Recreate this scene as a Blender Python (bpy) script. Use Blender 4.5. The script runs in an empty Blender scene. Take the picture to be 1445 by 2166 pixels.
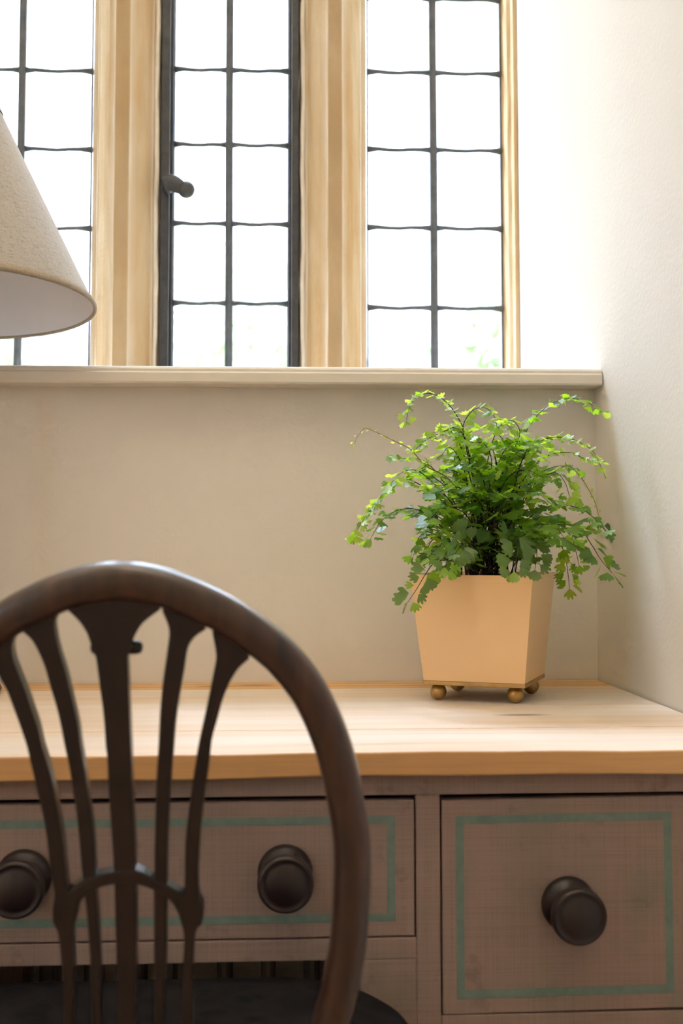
import bpy, bmesh, math, random
from mathutils import Vector, Matrix

random.seed(7)
scene = bpy.context.scene
COL = scene.collection

# ------------------------------------------------------------------ camera
FPX, EPS, TH, ROLL, HORIZON = 2700.0, 0.0556, 0.073, -0.001, 1130.0
PRINCIPAL_Y = HORIZON - FPX * math.tan(TH)
cam_data = bpy.data.cameras.new('camera')
cam = bpy.data.objects.new('camera', cam_data)
COL.objects.link(cam)
fw = Vector((math.sin(EPS) * math.cos(TH), math.cos(EPS) * math.cos(TH), math.sin(TH)))
r0 = Vector((math.cos(EPS), -math.sin(EPS), 0))
u0 = r0.cross(fw)
rv = r0 * math.cos(ROLL) + u0 * math.sin(ROLL)
uv_ = u0 * math.cos(ROLL) - r0 * math.sin(ROLL)
CAM = Vector((0.0, -1.9333, 0.97))
cam.matrix_world = Matrix((
    (rv.x, uv_.x, -fw.x, CAM.x),
    (rv.y, uv_.y, -fw.y, CAM.y),
    (rv.z, uv_.z, -fw.z, CAM.z),
    (0, 0, 0, 1)))
cam_data.sensor_fit = 'AUTO'
cam_data.sensor_width = 36.0
cam_data.lens = FPX * 36.0 / 2166.0
cam_data.shift_y = -(1083.0 - PRINCIPAL_Y) / 2166.0
cam_data.clip_start = 0.05
cam_data.clip_end = 300
cam_data.dof.use_dof = True
cam_data.dof.focus_distance = 1.72
cam_data.dof.aperture_fstop = 6.3
scene.camera = cam

# ------------------------------------------------------------------ sky, portals, exposure
world = bpy.data.worlds.new('overcast_sky')
scene.world = world
world.use_nodes = True
wn = world.node_tree
wn.nodes.clear()
wo = wn.nodes.new('ShaderNodeOutputWorld')
wb = wn.nodes.new('ShaderNodeBackground')
wb.inputs['Color'].default_value = (0.79, 0.90, 1.14, 1)
wb.inputs['Strength'].default_value = 7.0
# overcast sky: brighter towards the zenith
wtc = wn.nodes.new('ShaderNodeTexCoord')
wsx = wn.nodes.new('ShaderNodeSeparateXYZ')
wmr = wn.nodes.new('ShaderNodeMapRange')
wmr.inputs['From Min'].default_value, wmr.inputs['From Max'].default_value = 0.0, 1.0
wmr.inputs['To Min'].default_value, wmr.inputs['To Max'].default_value = 2.8, 5.0
wn.links.new(wtc.outputs['Generated'], wsx.inputs[0])
wn.links.new(wsx.outputs['Z'], wmr.inputs['Value'])
wn.links.new(wmr.outputs[0], wb.inputs['Strength'])
wn.links.new(wb.outputs[0], wo.inputs[0])

# hazy sun behind thin cloud, high outside the window
sun_data = bpy.data.lights.new('hazy_sun', 'SUN')
sun_data.energy = 8.2
sun_data.angle = math.radians(30)
sun_data.color = (0.78, 0.91, 1.18)
sun = bpy.data.objects.new('hazy_sun', sun_data)
COL.objects.link(sun)
sun.rotation_euler = Vector((0.36, -0.38, -0.88)).to_track_quat('-Z', 'Y').to_euler()


def portal(name, loc, rot, sx, sy):
    l = bpy.data.lights.new(name, 'AREA')
    l.shape = 'RECTANGLE'
    l.size, l.size_y = sx, sy
    l.cycles.is_portal = True
    o = bpy.data.objects.new(name, l)
    o.location, o.rotation_euler = loc, rot
    COL.objects.link(o)


portal('window_portal', (-0.08, 0.64, 2.235), (-math.pi / 2, 0, 0), 1.2, 2.05)
portal('fill_window_portal', (-2.72, -2.80, 2.05), (0, -math.pi / 2, 0), 1.3, 0.8)  # sky portal of the added fill window

scene.view_settings.view_transform = 'Standard'
scene.view_settings.look = 'None'
scene.view_settings.gamma = 1.0
scene.view_settings.use_curve_mapping = False
scene.view_settings.exposure = 1.17
scene.cycles.use_denoising = True
scene.cycles.max_bounces = 6
scene.cycles.diffuse_bounces = 5
scene.cycles.glossy_bounces = 3
scene.cycles.transparent_max_bounces = 10
scene.cycles.use_adaptive_sampling = True
scene.cycles.adaptive_threshold = 0.1
scene.cycles.adaptive_min_samples = 16
scene.cycles.sample_clamp_indirect = 12

# ------------------------------------------------------------------ materials


def new_mat(name):
    m = bpy.data.materials.new(name)
    m.use_nodes = True
    nt = m.node_tree
    return m, nt, nt.nodes['Principled BSDF'], nt.nodes['Material Output']


def node(nt, typ, **kw):
    n = nt.nodes.new(typ)
    for k, v in kw.items():
        if k.startswith('i_'):
            n.inputs[k[2:].replace('_', ' ')].default_value = v
        else:
            setattr(n, k, v)
    return n


def ramp(nt, fac, stops):
    r = nt.nodes.new('ShaderNodeValToRGB')
    e = r.color_ramp.elements
    while len(e) > 1:
        e.remove(e[-1])
    e[0].position, e[0].color = stops[0][0], tuple(stops[0][1]) + (1,)
    for p, c in stops[1:]:
        x = e.new(p)
        x.color = tuple(c) + (1,)
    nt.links.new(fac, r.inputs[0])
    return r.outputs[0]


def coords(nt, scale=(1, 1, 1), kind='Object'):
    tc = nt.nodes.new('ShaderNodeTexCoord')
    mp = nt.nodes.new('ShaderNodeMapping')
    mp.inputs['Scale'].default_value = scale
    nt.links.new(tc.outputs[kind], mp.inputs[0])
    return mp.outputs[0]


def noise(nt, vec, scale, detail=4, rough=0.55):
    n = nt.nodes.new('ShaderNodeTexNoise')
    n.inputs['Scale'].default_value = scale
    n.inputs['Detail'].default_value = detail
    n.inputs['Roughness'].default_value = rough
    nt.links.new(vec, n.inputs['Vector'])
    return n.outputs['Fac']


def bump(nt, bsdf, height, strength=0.3, dist=0.002):
    b = nt.nodes.new('ShaderNodeBump')
    b.inputs['Strength'].default_value = strength
    b.inputs['Distance'].default_value = dist
    nt.links.new(height, b.inputs['Height'])
    nt.links.new(b.outputs[0], bsdf.inputs['Normal'])


def mixc(nt, fac, a, b, mode='MIX'):
    m = nt.nodes.new('ShaderNodeMix')
    m.data_type = 'RGBA'
    m.blend_type = mode
    for sock, v in ((m.inputs[0], fac), (m.inputs[6], a), (m.inputs[7], b)):
        if isinstance(v, (int, float)):
            sock.default_value = v
        elif isinstance(v, tuple):
            sock.default_value = v + (1,)
        else:
            nt.links.new(v, sock)
    return m.outputs[2]


def varied(name, c1, c2, scale=6, rough=0.6, spec=0.4, bscale=0, bstr=0.2, bdist=0.001,
           stretch=(1, 1, 1), metallic=0.0, coat=0.0):
    m, nt, b, _ = new_mat(name)
    v = coords(nt, stretch)
    f = noise(nt, v, scale, 5)
    nt.links.new(ramp(nt, f, [(0.3, c1), (0.7, c2)]), b.inputs['Base Color'])
    b.inputs['Roughness'].default_value = rough
    b.inputs['Specular IOR Level'].default_value = spec
    b.inputs['Metallic'].default_value = metallic
    b.inputs['Coat Weight'].default_value = coat
    b.inputs['Coat Roughness'].default_value = 0.15
    if bscale:
        bump(nt, b, noise(nt, v, bscale, 3), bstr, bdist)
    return m


M = {}
M['plaster'] = varied('plaster', (0.705, 0.66, 0.60), (0.73, 0.685, 0.625), 3, 0.75, 0.3, 140, 0.35, 0.0012)
M['paint'] = varied('sill_paint', (0.68, 0.625, 0.545), (0.705, 0.65, 0.565), 4, 0.42, 0.4, 220, 0.06, 0.0005)
M['warm_plaster'] = varied('warm_plaster', (0.76, 0.66, 0.54), (0.79, 0.69, 0.57), 3, 0.8, 0.2)
M['ceiling'] = varied('ceiling_cream', (0.84, 0.79, 0.71), (0.86, 0.81, 0.73), 3, 0.85, 0.2)
M['floor'] = varied('floor_oak', (0.30, 0.20, 0.12), (0.40, 0.28, 0.17), 4, 0.45, 0.4, stretch=(1, 8, 8))
M['lead'] = varied('lead', (0.07, 0.078, 0.092), (0.12, 0.13, 0.15), 40, 0.5, 0.5, 120, 0.2, 0.0006)
M['iron'] = varied('black_iron', (0.022, 0.024, 0.030), (0.060, 0.060, 0.062), 45, 0.42, 0.5, 90, 0.25, 0.0008)
M['taupe_dark'] = varied('shadow_board', (0.10, 0.08, 0.065), (0.14, 0.11, 0.09), 8, 0.7, 0.2)
M['brass'] = varied('antique_gold', (0.42, 0.25, 0.085), (0.56, 0.36, 0.14), 60, 0.38, 0.5, 150, 0.1, 0.0004, metallic=0.85)
M['radiator'] = varied('radiator_enamel', (0.13, 0.125, 0.115), (0.17, 0.16, 0.145), 6, 0.4, 0.4)
M['lawn'] = varied('lawn', (0.15, 0.18, 0.09), (0.22, 0.26, 0.13), 0.8, 0.9, 0.1)
M['bark'] = varied('bark', (0.10, 0.075, 0.05), (0.18, 0.14, 0.10), 5, 0.9, 0.1)
M['lamp_bronze'] = varied('lamp_bronze', (0.05, 0.026, 0.015), (0.10, 0.05, 0.028), 30, 0.35, 0.5, metallic=0.5)
M['soil'] = varied('soil', (0.012, 0.009, 0.006), (0.04, 0.028, 0.018), 120, 0.95, 0.1, 200, 0.9, 0.004)
M['lining'] = varied('shade_lining', (0.80, 0.78, 0.80), (0.84, 0.82, 0.84), 12, 0.6, 0.2)
M['teal'] = varied('teal_line_paint', (0.15, 0.215, 0.185), (0.21, 0.27, 0.23), 70, 0.6, 0.3, 300, 0.2, 0.0003)
M['bulb'] = varied('opal_bulb', (0.8, 0.79, 0.76), (0.85, 0.84, 0.8), 5, 0.3, 0.5)


m_, nt_, b_, _o = new_mat('opal_diffuser_lit')
b_.inputs['Base Color'].default_value = (0.85, 0.82, 0.76, 1)
b_.inputs['Emission Color'].default_value = (1.0, 0.925, 0.81, 1)
b_.inputs['Emission Strength'].default_value = 38.0
M['opal_lit'] = m_


def stone_mat():
    m, nt, b, _ = new_mat('ham_stone')
    v = coords(nt, (1, 1, 0.35))
    f = noise(nt, v, 9, 6, 0.6)
    g = noise(nt, coords(nt, (1, 1, 0.12)), 22, 4)
    c = ramp(nt, f, [(0.28, (0.47, 0.29, 0.125)), (0.5, (0.53, 0.38, 0.215)), (0.72, (0.60, 0.47, 0.32))])
    c = mixc(nt, ramp(nt, g, [(0.55, (0, 0, 0)), (0.78, (0.5, 0.5, 0.5))]), c, (0.50, 0.25, 0.065))
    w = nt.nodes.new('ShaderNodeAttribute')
    w.attribute_name = 'wear_light'  # rubbed edges, plus facet highlight and shade painted into the colour
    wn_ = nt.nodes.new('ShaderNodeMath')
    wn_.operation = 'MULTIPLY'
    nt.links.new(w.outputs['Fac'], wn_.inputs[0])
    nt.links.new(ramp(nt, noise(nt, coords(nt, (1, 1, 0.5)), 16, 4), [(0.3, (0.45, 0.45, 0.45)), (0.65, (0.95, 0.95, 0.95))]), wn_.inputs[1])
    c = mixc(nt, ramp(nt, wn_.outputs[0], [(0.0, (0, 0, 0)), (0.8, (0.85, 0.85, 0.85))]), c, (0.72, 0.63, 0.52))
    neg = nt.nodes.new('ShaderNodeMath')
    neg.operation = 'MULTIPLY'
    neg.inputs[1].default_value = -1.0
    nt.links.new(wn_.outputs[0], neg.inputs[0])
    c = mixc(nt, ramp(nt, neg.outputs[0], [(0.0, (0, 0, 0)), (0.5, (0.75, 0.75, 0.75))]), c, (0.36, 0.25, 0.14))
    nt.links.new(c, b.inputs['Base Color'])
    b.inputs['Roughness'].default_value = 0.85
    b.inputs['Specular IOR Level'].default_value = 0.2
    bump(nt, b, noise(nt, coords(nt), 90, 5), 0.4, 0.002)
    return m


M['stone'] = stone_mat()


def glass_mat():
    m, nt, b, out = new_mat('old_window_glass')
    nt.nodes.remove(b)
    t = nt.nodes.new('ShaderNodeBsdfTransparent')
    t.inputs[0].default_value = (0.96, 0.98, 0.965, 1)
    g = nt.nodes.new('ShaderNodeBsdfGlossy')
    g.inputs['Roughness'].default_value = 0.03
    lw = nt.nodes.new('ShaderNodeLayerWeight')      # Schlick reflectance, same on both faces of the sheet
    lw.inputs['Blend'].default_value = 0.5
    pw = nt.nodes.new('ShaderNodeMath')
    pw.operation = 'POWER'
    pw.inputs[1].default_value = 5.0
    nt.links.new(lw.outputs['Facing'], pw.inputs[0])
    fr = nt.nodes.new('ShaderNodeMath')
    fr.operation = 'MULTIPLY_ADD'
    fr.inputs[1].default_value = 0.9
    fr.inputs[2].default_value = 0.04
    nt.links.new(pw.outputs[0], fr.inputs[0])
    mx = nt.nodes.new('ShaderNodeMixShader')
    nt.links.new(fr.outputs[0], mx.inputs[0])
    nt.links.new(t.outputs[0], mx.inputs[1])
    nt.links.new(g.outputs[0], mx.inputs[2])
    nt.links.new(mx.outputs[0], out.inputs[0])
    bb = nt.nodes.new('ShaderNodeBump')
    bb.inputs['Strength'].default_value = 0.15
    bb.inputs['Distance'].default_value = 0.002
    nt.links.new(noise(nt, coords(nt), 9, 2), bb.inputs['Height'])
    nt.links.new(bb.outputs[0], g.inputs['Normal'])
    return m


M['glass'] = glass_mat()
M['mortar'] = varied('lime_mortar', (0.66, 0.58, 0.48), (0.76, 0.69, 0.60), 30, 0.9, 0.2, 120, 0.4, 0.002)


def pine_mat(name, scrub_glare):
    m, nt, b, _ = new_mat(name)
    oi = nt.nodes.new('ShaderNodeObjectInfo')
    tc = nt.nodes.new('ShaderNodeTexCoord')
    ad = nt.nodes.new('ShaderNodeVectorMath')
    ad.operation = 'MULTIPLY_ADD'
    nt.links.new(oi.outputs['Random'], ad.inputs[0])
    ad.inputs[1].default_value = (7.3, 3.1, 5.7)
    nt.links.new(tc.outputs['Object'], ad.inputs[2])

    def mapped(sc):
        mp = nt.nodes.new('ShaderNodeMapping')
        mp.inputs['Scale'].default_value = sc
        nt.links.new(ad.outputs[0], mp.inputs[0])
        return mp.outputs[0]
    w = nt.nodes.new('ShaderNodeTexWave')
    w.bands_direction = 'Y'
    w.inputs['Scale'].default_value = 1.1
    w.inputs['Distortion'].default_value = 9.0
    w.inputs['Detail'].default_value = 5
    w.inputs['Detail Scale'].default_value = 1.1
    nt.links.new(mapped((0.35, 6, 6)), w.inputs['Vector'])
    c = ramp(nt, w.outputs['Fac'], [(0.0, (0.62, 0.33, 0.115)), (0.3, (0.70, 0.40, 0.155)), (1.0, (0.76, 0.47, 0.21))])
    fine = noise(nt, mapped((1.2, 60, 60)), 5, 5)
    c = mixc(nt, ramp(nt, fine, [(0.38, (0.3, 0.3, 0.3)), (0.55, (0, 0, 0))]), c, (0.50, 0.25, 0.09))
    if scrub_glare:                     # upper faces scrubbed pale plus painted window glare, edges keep their golden wax
        ge = nt.nodes.new('ShaderNodeNewGeometry')
        sx = nt.nodes.new('ShaderNodeSeparateXYZ')
        nt.links.new(ge.outputs['Normal'], sx.inputs[0])
        wear_light = noise(nt, mapped((0.9, 5, 5)), 1.6, 4)
        wm = ramp(nt, wear_light, [(0.30, (0.42, 0.42, 0.42)), (0.66, (0.92, 0.92, 0.92))])
        mu = nt.nodes.new('ShaderNodeMath')
        mu.operation = 'MULTIPLY'
        nt.links.new(wm, mu.inputs[0])
        nt.links.new(ramp(nt, sx.outputs['Z'], [(0.7, (0, 0, 0)), (0.98, (1, 1, 1))]), mu.inputs[1])
        c = mixc(nt, mu.outputs[0], c, (0.78, 0.72, 0.66))
        streak = noise(nt, mapped((0.8, 34, 34)), 3, 3)
        c = mixc(nt, ramp(nt, streak, [(0.62, (0, 0, 0)), (0.70, (0.35, 0.35, 0.35))]), c, (0.52, 0.32, 0.18))
    vo = nt.nodes.new('ShaderNodeTexVoronoi')
    vo.inputs['Scale'].default_value = 1.0
    nt.links.new(mapped((2.6, 9, 9)), vo.inputs['Vector'])
    c = mixc(nt, ramp(nt, vo.outputs['Distance'], [(0.045, (0.75, 0.75, 0.75)), (0.11, (0, 0, 0))]), c, (0.22, 0.10, 0.04))
    nt.links.new(c, b.inputs['Base Color'])
    b.inputs['Roughness'].default_value = 0.55
    b.inputs['Specular IOR Level'].default_value = 0.9
    bump(nt, b, fine, 0.12, 0.0008)
    return m


M['pine'] = pine_mat('scrubbed_glare_pine', True)
M['pine_gold'] = pine_mat('golden_pine', False)


def furniture_paint():
    m, nt, b, _ = new_mat('worn_taupe_paint')
    v = coords(nt)
    f1 = noise(nt, v, 7, 5, 0.6)
    c = ramp(nt, f1, [(0.3, (0.265, 0.212, 0.168)), (0.45, (0.325, 0.235, 0.20)), (0.55, (0.345, 0.24, 0.205)), (0.7, (0.27, 0.222, 0.178))])
    h = noise(nt, coords(nt, (2, 60, 260)), 3, 3)
    ve = noise(nt, coords(nt, (260, 60, 2)), 3, 3)
    wv = nt.nodes.new('ShaderNodeMath')
    wv.operation = 'ADD'
    nt.links.new(h, wv.inputs[0])
    nt.links.new(ve, wv.inputs[1])
    c = mixc(nt, ramp(nt, wv.outputs[0], [(0.85, (0.26, 0.26, 0.26)), (1.1, (0, 0, 0))]), c, (0.17, 0.11, 0.085))
    pk = noise(nt, coords(nt, (1, 1, 1)), 26, 5, 0.65)
    c = mixc(nt, ramp(nt, pk, [(0.60, (0, 0, 0)), (0.72, (0.45, 0.45, 0.45))]), c, (0.12, 0.085, 0.07))
    nt.links.new(c, b.inputs['Base Color'])
    b.inputs['Roughness'].default_value = 0.62
    b.inputs['Specular IOR Level'].default_value = 0.3
    bump(nt, b, wv.outputs[0], 0.2, 0.0006)
    return m


M['taupe'] = furniture_paint()


def dark_wood(name, c1, c2, rough, coat):
    m, nt, b, _ = new_mat(name)
    f = noise(nt, coords(nt, (14, 14, 2.2)), 5, 5, 0.6)
    nt.links.new(ramp(nt, f, [(0.3, c1), (0.7, c2)]), b.inputs['Base Color'])
    b.inputs['Roughness'].default_value = rough
    b.inputs['Coat Weight'].default_value = coat
    b.inputs['Coat Roughness'].default_value = 0.22
    bump(nt, b, f, 0.08, 0.001)
    return m


M['mahogany'] = dark_wood('polished_mahogany', (0.005, 0.003, 0.0038), (0.014, 0.007, 0.006), 0.34, 0.15)
M['hoop_wood'] = dark_wood('worn_mahogany', (0.016, 0.008, 0.007), (0.065, 0.023, 0.013), 0.30, 0.7)
M['knob'] = dark_wood('dark_turned_wood', (0.010, 0.006, 0.006), (0.022, 0.011, 0.010), 0.42, 0.15)


def damask():
    m, nt, b, _ = new_mat('dark_floral_cloth')
    v = nt.nodes.new('ShaderNodeTexVoronoi')
    v.feature = 'SMOOTH_F1'
    v.inputs['Scale'].default_value = 26
    d = noise(nt, coords(nt), 18, 4)
    mm = nt.nodes.new('ShaderNodeVectorMath')
    mm.operation = 'MULTIPLY_ADD'
    nt.links.new(d, mm.inputs[0])
    mm.inputs[1].default_value = (0.08, 0.08, 0.08)
    nt.links.new(coords(nt), mm.inputs[2])
    nt.links.new(mm.outputs[0], v.inputs['Vector'])
    c = ramp(nt, v.outputs['Distance'], [(0.2, (0.005, 0.005, 0.006)), (0.4, (0.014, 0.013, 0.014)), (0.6, (0.007, 0.007, 0.008))])
    nt.links.new(c, b.inputs['Base Color'])
    b.inputs['Roughness'].default_value = 0.9
    b.inputs['Specular IOR Level'].default_value = 0.15
    bump(nt, b, noise(nt, coords(nt), 600, 2), 0.3, 0.0006)
    return m


M['seat_cloth'] = damask()


def linen(name, c1, c2):
    m, nt, b, _ = new_mat(name)
    a = noise(nt, coords(nt, (1, 1, 0.05)), 420, 3)
    h = noise(nt, coords(nt, (0.12, 0.12, 1)), 520, 3)
    ad = nt.nodes.new('ShaderNodeMath')
    ad.operation = 'ADD'
    nt.links.new(a, ad.inputs[0])
    nt.links.new(h, ad.inputs[1])
    slub = noise(nt, coords(nt, (1, 1, 0.12)), 70, 5, 0.7)
    c = ramp(nt, ad.outputs[0], [(0.7, c1), (1.2, c2)])
    c = mixc(nt, ramp(nt, slub, [(0.6, (0, 0, 0)), (0.75, (0.5, 0.5, 0.5))]), c, tuple(x * 1.12 for x in c2))
    nt.links.new(c, b.inputs['Base Color'])
    b.inputs['Roughness'].default_value = 0.95
    b.inputs['Specular IOR Level'].default_value = 0.1
    b.inputs['Sheen Weight'].default_value = 0.3
    sm = nt.nodes.new('ShaderNodeMath')
    sm.operation = 'MULTIPLY_ADD'
    nt.links.new(slub, sm.inputs[0])
    sm.inputs[1].default_value = 2.0
    nt.links.new(ad.outputs[0], sm.inputs[2])
    bump(nt, b, sm.outputs[0], 0.55, 0.0012)
    return m


M['linen'] = linen('natural_linen', (0.29, 0.258, 0.222), (0.40, 0.365, 0.325))
M['linen_trim'] = linen('linen_trim', (0.30, 0.24, 0.17), (0.39, 0.32, 0.24))

m_, nt_, b_, _o = new_mat('peach_enamel')
f_ = noise(nt_, coords(nt_), 5, 4)
nt_.links.new(ramp(nt_, f_, [(0.3, (0.86, 0.54, 0.26)), (0.7, (0.88, 0.56, 0.275))]), b_.inputs['Base Color'])
b_.inputs['Roughness'].default_value = 0.36
b_.inputs['Specular IOR Level'].default_value = 0.5
b_.inputs['Coat Weight'].default_value = 0.7
b_.inputs['Coat Roughness'].default_value = 0.18
bump(nt_, b_, noise(nt_, coords(nt_), 60, 3), 0.05, 0.0006)
M['peach'] = m_


def leaf_mat(name, top, trans, tr=0.45):
    m, nt, b, out = new_mat(name)
    f = noise(nt, coords(nt), 45, 4)
    c = ramp(nt, f, [(0.3, tuple(x * 0.82 for x in top)), (0.7, top)])
    nt.links.new(c, b.inputs['Base Color'])
    b.inputs['Roughness'].default_value = 0.36
    b.inputs['Specular IOR Level'].default_value = 0.6
    t = nt.nodes.new('ShaderNodeBsdfTranslucent')
    t.inputs['Color'].default_value = trans + (1,)
    mx = nt.nodes.new('ShaderNodeMixShader')
    mx.inputs[0].default_value = tr
    nt.links.new(b.outputs[0], mx.inputs[1])
    nt.links.new(t.outputs[0], mx.inputs[2])
    nt.links.new(mx.outputs[0], out.inputs[0])
    return m


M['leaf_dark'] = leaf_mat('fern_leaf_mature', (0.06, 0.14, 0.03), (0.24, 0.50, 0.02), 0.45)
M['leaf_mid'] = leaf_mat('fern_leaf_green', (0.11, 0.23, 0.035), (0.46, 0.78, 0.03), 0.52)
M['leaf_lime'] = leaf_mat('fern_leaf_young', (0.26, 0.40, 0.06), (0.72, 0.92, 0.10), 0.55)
M['leaf_sage'] = leaf_mat('fern_leaf_sage', (0.105, 0.185, 0.05), (0.24, 0.42, 0.04), 0.35)
M['stem'] = varied('fern_stem', (0.012, 0.006, 0.006), (0.035, 0.014, 0.01), 60, 0.35, 0.5)
M['stem_young'] = varied('fern_stem_young', (0.22, 0.10, 0.025), (0.36, 0.20, 0.05), 30, 0.4, 0.5)
M['tree_leaf'] = leaf_mat('garden_leaf', (0.46, 0.52, 0.36), (0.62, 0.70, 0.44), 0.4)

# ------------------------------------------------------------------ builders
ORG = {}


def place(name, bm, mat, parent=None, smooth=False, bevel=0.0, seg=2, label=None):
    """Link a bmesh (in world coordinates) as one mesh object, parented to a thing or part."""
    root = parent
    while root is not None and root.parent is not None:
        root = root.parent
    if root is not None:
        o = ORG.get(root, Vector((0, 0, 0)))
        bmesh.ops.translate(bm, verts=bm.verts, vec=-o)
    bmesh.ops.recalc_face_normals(bm, faces=bm.faces)
    me = bpy.data.meshes.new(name)
    bm.to_mesh(me)
    bm.free()
    me.materials.append(M[mat])
    if smooth:
        for p in me.polygons:
            p.use_smooth = True
    ob = bpy.data.objects.new(name, me)
    COL.objects.link(ob)
    ob.parent = parent
    if bevel:
        md = ob.modifiers.new('bevel', 'BEVEL')
        md.width = bevel
        md.segments = seg
        md.limit_method = 'ANGLE'
        md.angle_limit = math.radians(40)
    if label:
        ob['label'] = label
    return ob


def thing(name, loc, label, cat, group=None, kind=None):
    e = bpy.data.objects.new(name, None)
    e.empty_display_size = 0.05
    e.location = loc
    COL.objects.link(e)
    ORG[e] = Vector(loc)
    return tag(e, label, cat, group, kind)


def tag(o, label, cat, group=None, kind=None):
    o['label'] = label
    o['category'] = cat
    if group:
        o['group'] = group
    if kind:
        o['kind'] = kind
    return o


def BM():
    return bmesh.new()


def box(bm, x0, x1, y0, y1, z0, z1):
    v = [bm.verts.new((x, y, z)) for x in (x0, x1) for y in (y0, y1) for z in (z0, z1)]
    for f in ((0, 1, 3, 2), (4, 6, 7, 5), (0, 4, 5, 1), (2, 3, 7, 6), (0, 2, 6, 4), (1, 5, 7, 3)):
        bm.faces.new([v[i] for i in f])
    return bm


def prism(bm, poly, a, b, fn):
    """poly: 2-D outline; fn(p, q, t) -> 3-D; swept from t=a to t=b."""
    A = [bm.verts.new(fn(p, q, a)) for p, q in poly]
    B = [bm.verts.new(fn(p, q, b)) for p, q in poly]
    n = len(poly)
    for i in range(n):
        j = (i + 1) % n
        bm.faces.new((A[i], A[j], B[j], B[i]))
    for loop in (A, B):
        f = bm.faces.new(loop)
        if n > 4:
            bmesh.ops.triangulate(bm, faces=[f])
    return bm


def vert_prism(bm, poly, z0, z1):
    return prism(bm, poly, z0, z1, lambda p, q, t: (p, q, t))


def lathe(bm, prof, centre, axis=(0, 0, 1), seg=32):
    """prof: (radius, distance along axis)."""
    ax = Vector(axis).normalized()
    e1 = ax.orthogonal().normalized()
    e2 = ax.cross(e1)
    c = Vector(centre)
    rings = []
    for r, d in prof:
        if r < 1e-6:
            rings.append([bm.verts.new(c + ax * d)])
        else:
            rings.append([bm.verts.new(c + ax * d + (e1 * math.cos(2 * math.pi * k / seg) + e2 * math.sin(2 * math.pi * k / seg)) * r) for k in range(seg)])
    for A, B in zip(rings, rings[1:]):
        if len(A) == 1 and len(B) == 1:
            continue
        for k in range(seg):
            l = (k + 1) % seg
            if len(A) == 1:
                bm.faces.new((A[0], B[k], B[l]))
            elif len(B) == 1:
                bm.faces.new((A[k], A[l], B[0]))
            else:
                bm.faces.new((A[k], A[l], B[l], B[k]))
    return bm


def catmull(pts, per=6):
    P = [Vector(p) for p in pts]
    P = [P[0] * 2 - P[1]] + P + [P[-1] * 2 - P[-2]]
    out = []
    for i in range(1, len(P) - 2):
        a, b, c, d = P[i - 1], P[i], P[i + 1], P[i + 2]
        for k in range(per):
            t = k / per
            out.append(0.5 * ((2 * b) + (c - a) * t + (2 * a - 5 * b + 4 * c - d) * t * t + (3 * b - a - 3 * c + d) * t ** 3))
    out.append(P[-2].copy())
    return out


def tube(bm, path, rad, seg=8, side=None, flat=1.0, power=2.0):
    """Sweep a (super)ellipse along path; rad number or list; side fixes one cross axis (depth = rad*flat along it)."""
    n = len(path)
    rings = []
    prev = None
    for i, p in enumerate(path):
        t = (path[min(i + 1, n - 1)] - path[max(i - 1, 0)]).normalized()
        if side is not None:
            s = (Vector(side) - t * t.dot(Vector(side))).normalized()
        elif prev is None:
            s = t.orthogonal().normalized()
        else:
            s = (prev - t * t.dot(prev)).normalized()
        prev = s
        w = t.cross(s).normalized()
        r = rad[i] if isinstance(rad, (list, tuple)) else rad
        ring = []
        for k in range(seg):
            a = 2 * math.pi * k / seg
            ca, sa = math.cos(a), math.sin(a)
            ca = math.copysign(abs(ca) ** (2 / power), ca)
            sa = math.copysign(abs(sa) ** (2 / power), sa)
            ring.append(bm.verts.new(p + w * (r * ca) + s * (r * flat * sa)))
        rings.append(ring)
    for A, B in zip(rings, rings[1:]):
        for k in range(seg):
            l = (k + 1) % seg
            bm.faces.new((A[k], A[l], B[l], B[k]))
    bm.faces.new(rings[0][::-1])
    bm.faces.new(rings[-1])
    return bm


def struct(name, bm, mat, label, cat, **kw):
    o = place(name, bm, mat, None, **kw)
    return tag(o, label, cat, kind='structure')


# ------------------------------------------------------------------ the room shell
def wx(y):                        # inner face of the right-hand wall
    return 0.4975 - 0.0338 * y


ROOM_Y, ROOM_X, CEIL = -3.5, -2.65, 3.45
GY = 0.555                        # plane of the window glass
SILL = 1.219

struct('floor', box(BM(), ROOM_X - 0.1, 0.8, ROOM_Y - 0.1, 0.66, -0.05, 0.0), 'floor',
       'brown oak floor of the room under the desk and chair', 'floor')
struct('ceiling', box(BM(), ROOM_X - 0.1, 0.8, ROOM_Y - 0.1, 0.66, CEIL, CEIL + 0.05), 'ceiling',
       'plain white ceiling over the room', 'ceiling')
struct('wall_right', vert_prism(BM(), [(wx(0.66), 0.66), (wx(ROOM_Y - .1), ROOM_Y - .1), (0.8, ROOM_Y - .1), (0.8, 0.66)], 0, CEIL), 'plaster',
       'pale cream plastered wall on the right beside the window and desk', 'wall')
struct('wall_back', box(BM(), -0.69, wx(0), 0.0, 0.66, 0, 1.192), 'plaster',
       'beige painted wall panel below the window sill, behind the desk', 'wall')
bm = box(BM(), ROOM_X, -0.69, 0.0, 0.66, 0, CEIL)
vert_prism(bm, [(-0.69, 0.0), (-0.672, 0.0), (-0.655, 0.50), (-0.655, 0.66), (-0.69, 0.66)], 1.192, CEIL)
struct('wall_left_of_window', bm, 'plaster', 'cream plastered wall to the left of the window recess', 'wall')
struct('wall_above_window', box(BM(), -0.69, wx(0.2), 0.0, 0.66, 3.27, CEIL), 'plaster',
       'cream plastered wall strip above the window', 'wall')
W2 = (-3.20, -2.40, 1.40, 2.70)   # opening for the added fill window in the unseen far left wall
bm = box(BM(), ROOM_X - 0.1, ROOM_X, ROOM_Y - 0.1, W2[0], 0, CEIL)
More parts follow.
